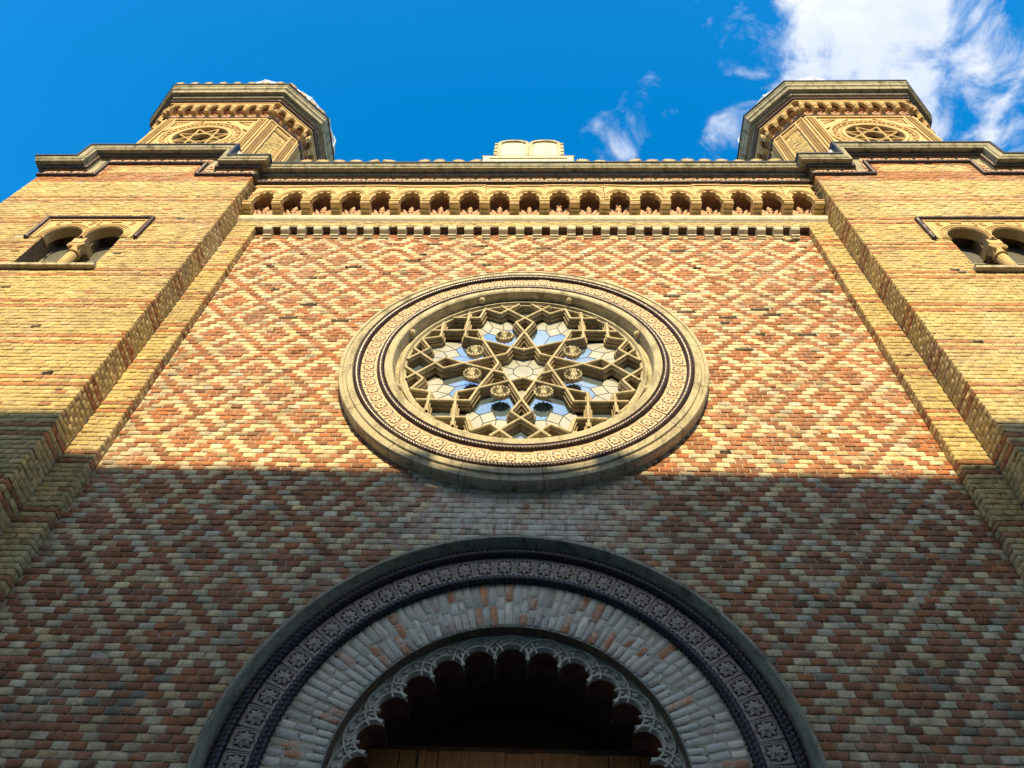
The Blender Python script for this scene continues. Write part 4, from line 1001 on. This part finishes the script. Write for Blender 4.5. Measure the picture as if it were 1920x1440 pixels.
    def octo(d):                # outline pushed outwards by d
        A = ap+d; w = hw+d*0.414
        return [(tcx-w, tcy-A), (tcx+w, tcy-A), (tcx+A, tcy-w), (tcx+A, tcy+w), (tcx+w, tcy+A), (tcx-w, tcy+A), (tcx-A, tcy+w), (tcx-A, tcy-w)]
    ZD = 18.88
    mb = MB()
    oc = octo(0)
    for i in (1, 2, 3, 4, 5, 6, 7):
        p, q = oc[i], oc[(i+1) % 8]; mb.quad((p[0], p[1], 15.0), (q[0], q[1], 15.0), (q[0], q[1], ZD), (p[0], p[1], ZD))
    RZ, RR = 17.62, 0.62
    mb.prism([(tcx-hw, 15.0), (tcx+hw, 15.0), (tcx+hw, ZD), (tcx-hw, ZD)], [ring(RR, RZ, 40, x=tcx)], tcy-ap, tcy-ap+0.22)
    mb.prism_z(octo(-0.01), ZD-0.02, ZD)
    tur = loc(mb.build('turret', 'terracotta', TW)); tur['label'] = 'short carved turret with cut corners and a grey dome'
    mb = MB(); mb.box(tcx-hw+0.02, tcx+hw-0.02, tcy-ap+0.24, tcy-ap+0.26, 15.2, ZD-0.03); mb.build('turret_dark', 'dark', tur)
    yF = tcy-ap
    star_rosette(tur, RR, Matrix.Translation((tcx, yF+0.05, RZ)))
    def circ(r0, r1, y, name='ring_moulding', mat='terracotta'):
        mb = MB(); mb.grid([[(tcx+r*math.cos(2*math.pi*i/48), yy, RZ+r*math.sin(2*math.pi*i/48)) for r, yy in ((r0, yF+0.02), (r0, y), (r0+0.02, y-0.012), (r1-0.02, y-0.012), (r1, y), (r1, yF+0.001))] for i in range(48)], closed_u=True); mb.build(name, mat, tur)
    circ(0.62, 0.70, yF-0.03); circ(0.72, 0.765, yF-0.018); circ(0.90, 0.96, yF-0.03)
    mb = MB()
    for i in range(52):
        a_ = 2*math.pi*i/52; x, z = tcx+0.832*math.cos(a_), RZ+0.832*math.sin(a_); mb.T = Matrix.Translation((x, yF, z)) @ Matrix.Rotation(math.pi/2-a_+(0.7 if i % 2 else -0.7), 4, 'Y'); mb.box(-0.016, 0.016, -0.03, 0.001, -0.05, 0.05)
    mb.T = None; mb.build('scroll_relief', 'terracotta', tur)['kind'] = 'stuff'
    mb = MB()                    # corner panels, straight bands
    for sx in (-1, 1):
        for z0, z1 in ((17.75, 18.68),):
            X = lambda u: tcx+sx*u
            tri = [(X(0.985), 18.63), (X(0.28), 18.66), (X(0.985), 17.95)]
            inn = [(X(0.93), 18.58), (X(0.55), 18.60), (X(0.93), 18.2)]
            if sx < 0: tri = tri[::-1]; inn = inn[::-1]
            A = sum(tri[i][0]*tri[(i+1) % 3][1]-tri[(i+1) % 3][0]*tri[i][1] for i in range(3))
            if A < 0: tri = tri[::-1]; inn = inn[::-1]
            mb.prism(tri, [inn], yF-0.04, yF+0.001)
            for q in range(5): mb.box(*sorted((X(0.90-0.05*q), X(0.87-0.05*q))), yF-0.025, yF+0.001, 18.55-0.0*q-0.04*(4-q), 18.575)
        for u0, u1 in ((1.21, 1.249), (1.00, 1.04)): mb.box(*sorted((X(u0), X(u1))), yF-0.045, yF+0.001, 15.3, 18.79)
    mb.box(tcx-1.2, tcx+1.2, yF-0.04, yF+0.001, 18.80, 18.86)
    mb.build('border_moulding', 'terracotta', tur)
    def lattice(u0, u1, z0, z1, T):
        mb = MB(); mb.T = T; n = int((z1-z0)/0.062); c = (u0+u1)/2; w = (u1-u0)/2
        for i in range(n):
            z = z0+(i+0.5)*(z1-z0)/n
            for k in (-1, 1): mb.box(c+k*w*0.5-w*0.30, c+k*w*0.5+w*0.30, -0.05, 0.001, z-0.017+0.015*k, z+0.010+0.015*k)
        o_ = mb.build('lattice_strip', 'terracotta', tur); o_['kind'] = 'stuff'; return o_
    T0 = Matrix.Translation((tcx, yF, 0))
    for sx in (-1, 1): lattice(*sorted((sx*1.055, sx*1.195)), 16.0, 18.74, T0)
    # cut-corner faces (towards the facade centre on both sides)
    for sx in (-1, 1):
        p, q = ((tcx+hw, tcy-ap), (tcx+ap, tcy-hw)) if sx > 0 else ((tcx-ap, tcy-hw), (tcx-hw, tcy-ap))
        mid = ((p[0]+q[0])/2, (p[1]+q[1])/2); T = Matrix.Translation((mid[0], mid[1], 0)) @ Matrix.Rotation(sx*math.pi/4, 4, 'Z'); half = ch*math.sqrt(2)/2
        mb = MB(); mb.T = T
        for u in (-half+0.0, -half+0.17, half-0.21, half-0.04): mb.box(u, u+0.04, -0.04, 0.001, 15.4, 18.80)
        mb.box(-half+0.2, half-0.2, -0.035, 0.001, 18.52, 18.56); mb.box(-half+0.01, half-0.01, -0.042, 0.001, 18.805, 18.86)
        for q_ in range(5): mb.box(-half+0.24+q_*0.075, -half+0.28+q_*0.075, -0.03, 0.001, 18.62, 18.72)
        mb.build('border_moulding', 'terracotta', tur)
        for u0, u1 in ((-half+0.05, -half+0.16), (half-0.16, half-0.05)): lattice(u0, u1, 16.0, 18.74, T)
        sb = courses(-half+0.213, half-0.213, 15.8, 18.515, 18.5, 0.0, lambda u, j: 'y', pitch=0.17)
        ua = T.to_3x3() @ Vector((1, 0, 0)); na = T.to_3x3() @ Vector((0, -1, 0))
        stuff_bricks([lay(sb, ((mid[0]+na.x*0.006, mid[1]+na.y*0.006, 0), tuple(ua), tuple(na)))], tur)
        # side face, dark and seen at a slant
        p2 = (tcx+sx*ap, tcy); T = Matrix.Translation((p2[0], p2[1], 0)) @ Matrix.Rotation(sx*math.pi/2, 4, 'Z')
        for u0, u1 in ((-1.195, -1.055),): lattice(*((u0, u1) if sx > 0 else (-u1, -u0)), 16.0, 18.74, T)
        mb = MB(); mb.T = T
        for u in (-1.249, -1.04, 1.0, 1.21): mb.box(u, u+0.039, -0.045, 0.001, 15.4, 18.80)
        mb.build('border_moulding', 'terracotta', tur)
    # rope, brackets, arches, friezes, cornice, dome
    def loop3(d, z): return [(x, y, z) for x, y in octo(d)]
    def rope_loop(d, z, r, mat):
        pts = loop3(d, z); pts = [pts[6], pts[7], pts[0], pts[1], pts[2], pts[3]]
        rope(densify(pts, 0.011), r, 0.06, 3, False, 7, 0.3).build('rope_moulding', mat, tur, True)
    rope_loop(0.02, ZD+0.02, 0.036, 'rope_glaze')
    mb = MB(); mb.prism_z(octo(0.012), ZD+0.02, 19.62); mb.prism_z(octo(0.10), 19.24, 19.42); mb.build('turret_frieze', 'pink_terracotta', tur)
    faces = [(0, (tcx, tcy-ap-0.012), hw*2, 8), (math.pi/4, (tcx+hw+ch/2+0.0085, tcy-hw-ch/2-0.0085), ch*math.sqrt(2), 3), (-math.pi/4, (tcx-hw-ch/2-0.0085, tcy-hw-ch/2-0.0085), ch*math.sqrt(2), 3), (math.pi/2, (tcx+ap+0.012, tcy), hw*2, 8), (-math.pi/2, (tcx-ap-0.012, tcy), hw*2, 8)]
    for rot, c0, ln, nb in faces:
        u = Vector((math.cos(rot), math.sin(rot), 0)); step = ln/nb; k_ = step/BAY
        depth = 0.78
        for i in range(nb+1):
            if i == nb and abs(rot) != 0 and False: continue
            p = Vector((c0[0], c0[1], 0))+u*(-ln/2+i*step)
            c = inst(brk, 'bracket', tur); c.location = (p.x, p.y, ZD+0.055); c.rotation_euler = (0, 0, rot); c.scale = (k_*1.0, depth, 0.95)
            if i < nb:
                p = p+u*(step/2); c = inst(arc, 'arch', tur); c.location = (p.x, p.y, ZD+0.055+0.184); c.rotation_euler = (0, 0, rot); c.scale = (k_, depth, 0.50)
                if rot == 0 or abs(rot) < 1: c = inst(lf, 'leaf_ornament', tur); c.location = (p.x-0.002*math.sin(rot), p.y-0.0, ZD+0.05); c.rotation_euler = (0, 0, rot); c.scale = (k_, 0.9, 0.5)
    mb = MB(); mb.prism_z(octo(0.222), 19.452, 19.52); mb.build('turret_architrave', 'terracotta', tur)
    rope_loop(0.235, 19.53, 0.033, 'rope_glaze')
    mb = MB(); mb.prism_z(octo(0.215), 19.521, 19.70); mb.build('turret_band', 'pink_terracotta', tur)
    rope_loop(0.255, 19.735, 0.036, 'grey_rope')
    prof = [(0.20, 19.70), (0.25, 19.705), (0.255, 19.775), (0.285, 19.80), (0.39, 19.81), (0.40, 19.90), (0.415, 19.93), (0.44, 19.95), (0.445, 20.06), (0.46, 20.075), (0.47, 20.10), (0.475, 20.17)]
    mb = MB(); mb.grid([[(x, y, z) for x, y in octo(d)] for d, z in prof], closed_v=True); mb.mi = 1
    mb.grid([[(x, y, z) for x, y in octo(d)] for d, z in ((0.476, 20.135), (0.492, 20.13), (0.492, 20.195), (-0.2, 20.21))], closed_v=True); mb.build('turret_cornice', ['cornice_stone', 'flashing'], tur)
    dm = [(1.66, 20.2), (1.73, 21.0), (1.76, 21.6), (1.765, 22.2), (1.72, 22.7), (1.58, 23.1), (1.34, 23.5), (0.96, 23.9), (0.48, 24.2), (0.02, 24.35)]
    rows = [[(tcx+r*math.sin(2*math.pi*k/16), tcy-r*math.cos(2*math.pi*k/16), z) for k in range(16)] for r, z in dm]
    mb = MB(); mb.grid(rows, closed_v=True); dome = mb.build('dome', 'zinc', tur)
    for k in range(0, 16, 2):    # standing seams
        rope(densify([Vector(r[k]) for r in rows], 0.25), 0.022, 1.0, 1, False, 6, 0.0).build('dome_seam', 'zinc', tur, True)
    # crest of small palmettes
    oc2 = octo(0.462)
    for i, n_ in ((0, 8), (1, 4), (2, 8), (7, 4)):
        p, q = Vector(oc2[i]), Vector(oc2[(i+1) % 8])
        for k in range(n_):
            if s > 0 and i in (0, 1): continue              # the crest of the right turret is gone in front
            if s > 0 and i == 7: continue
            t = (k+0.35)/n_; c = inst(pal, 'palmette', tur); P_ = p.lerp(q, t); d_ = q-p
            c.location = (P_.x, P_.y, 20.2); c.rotation_euler = (0, 0, math.atan2(d_.y, d_.x)); c.scale = (0.72, 0.8, 0.75)
    return TW
for s in (-1, 1): build_tower(s)

# heights were counted from the eye: lift the whole place so that the street lies at zero
for o in list(COL.objects):
    if o.parent is None and o.type in ('MESH', 'EMPTY'): o.location.z += ZO
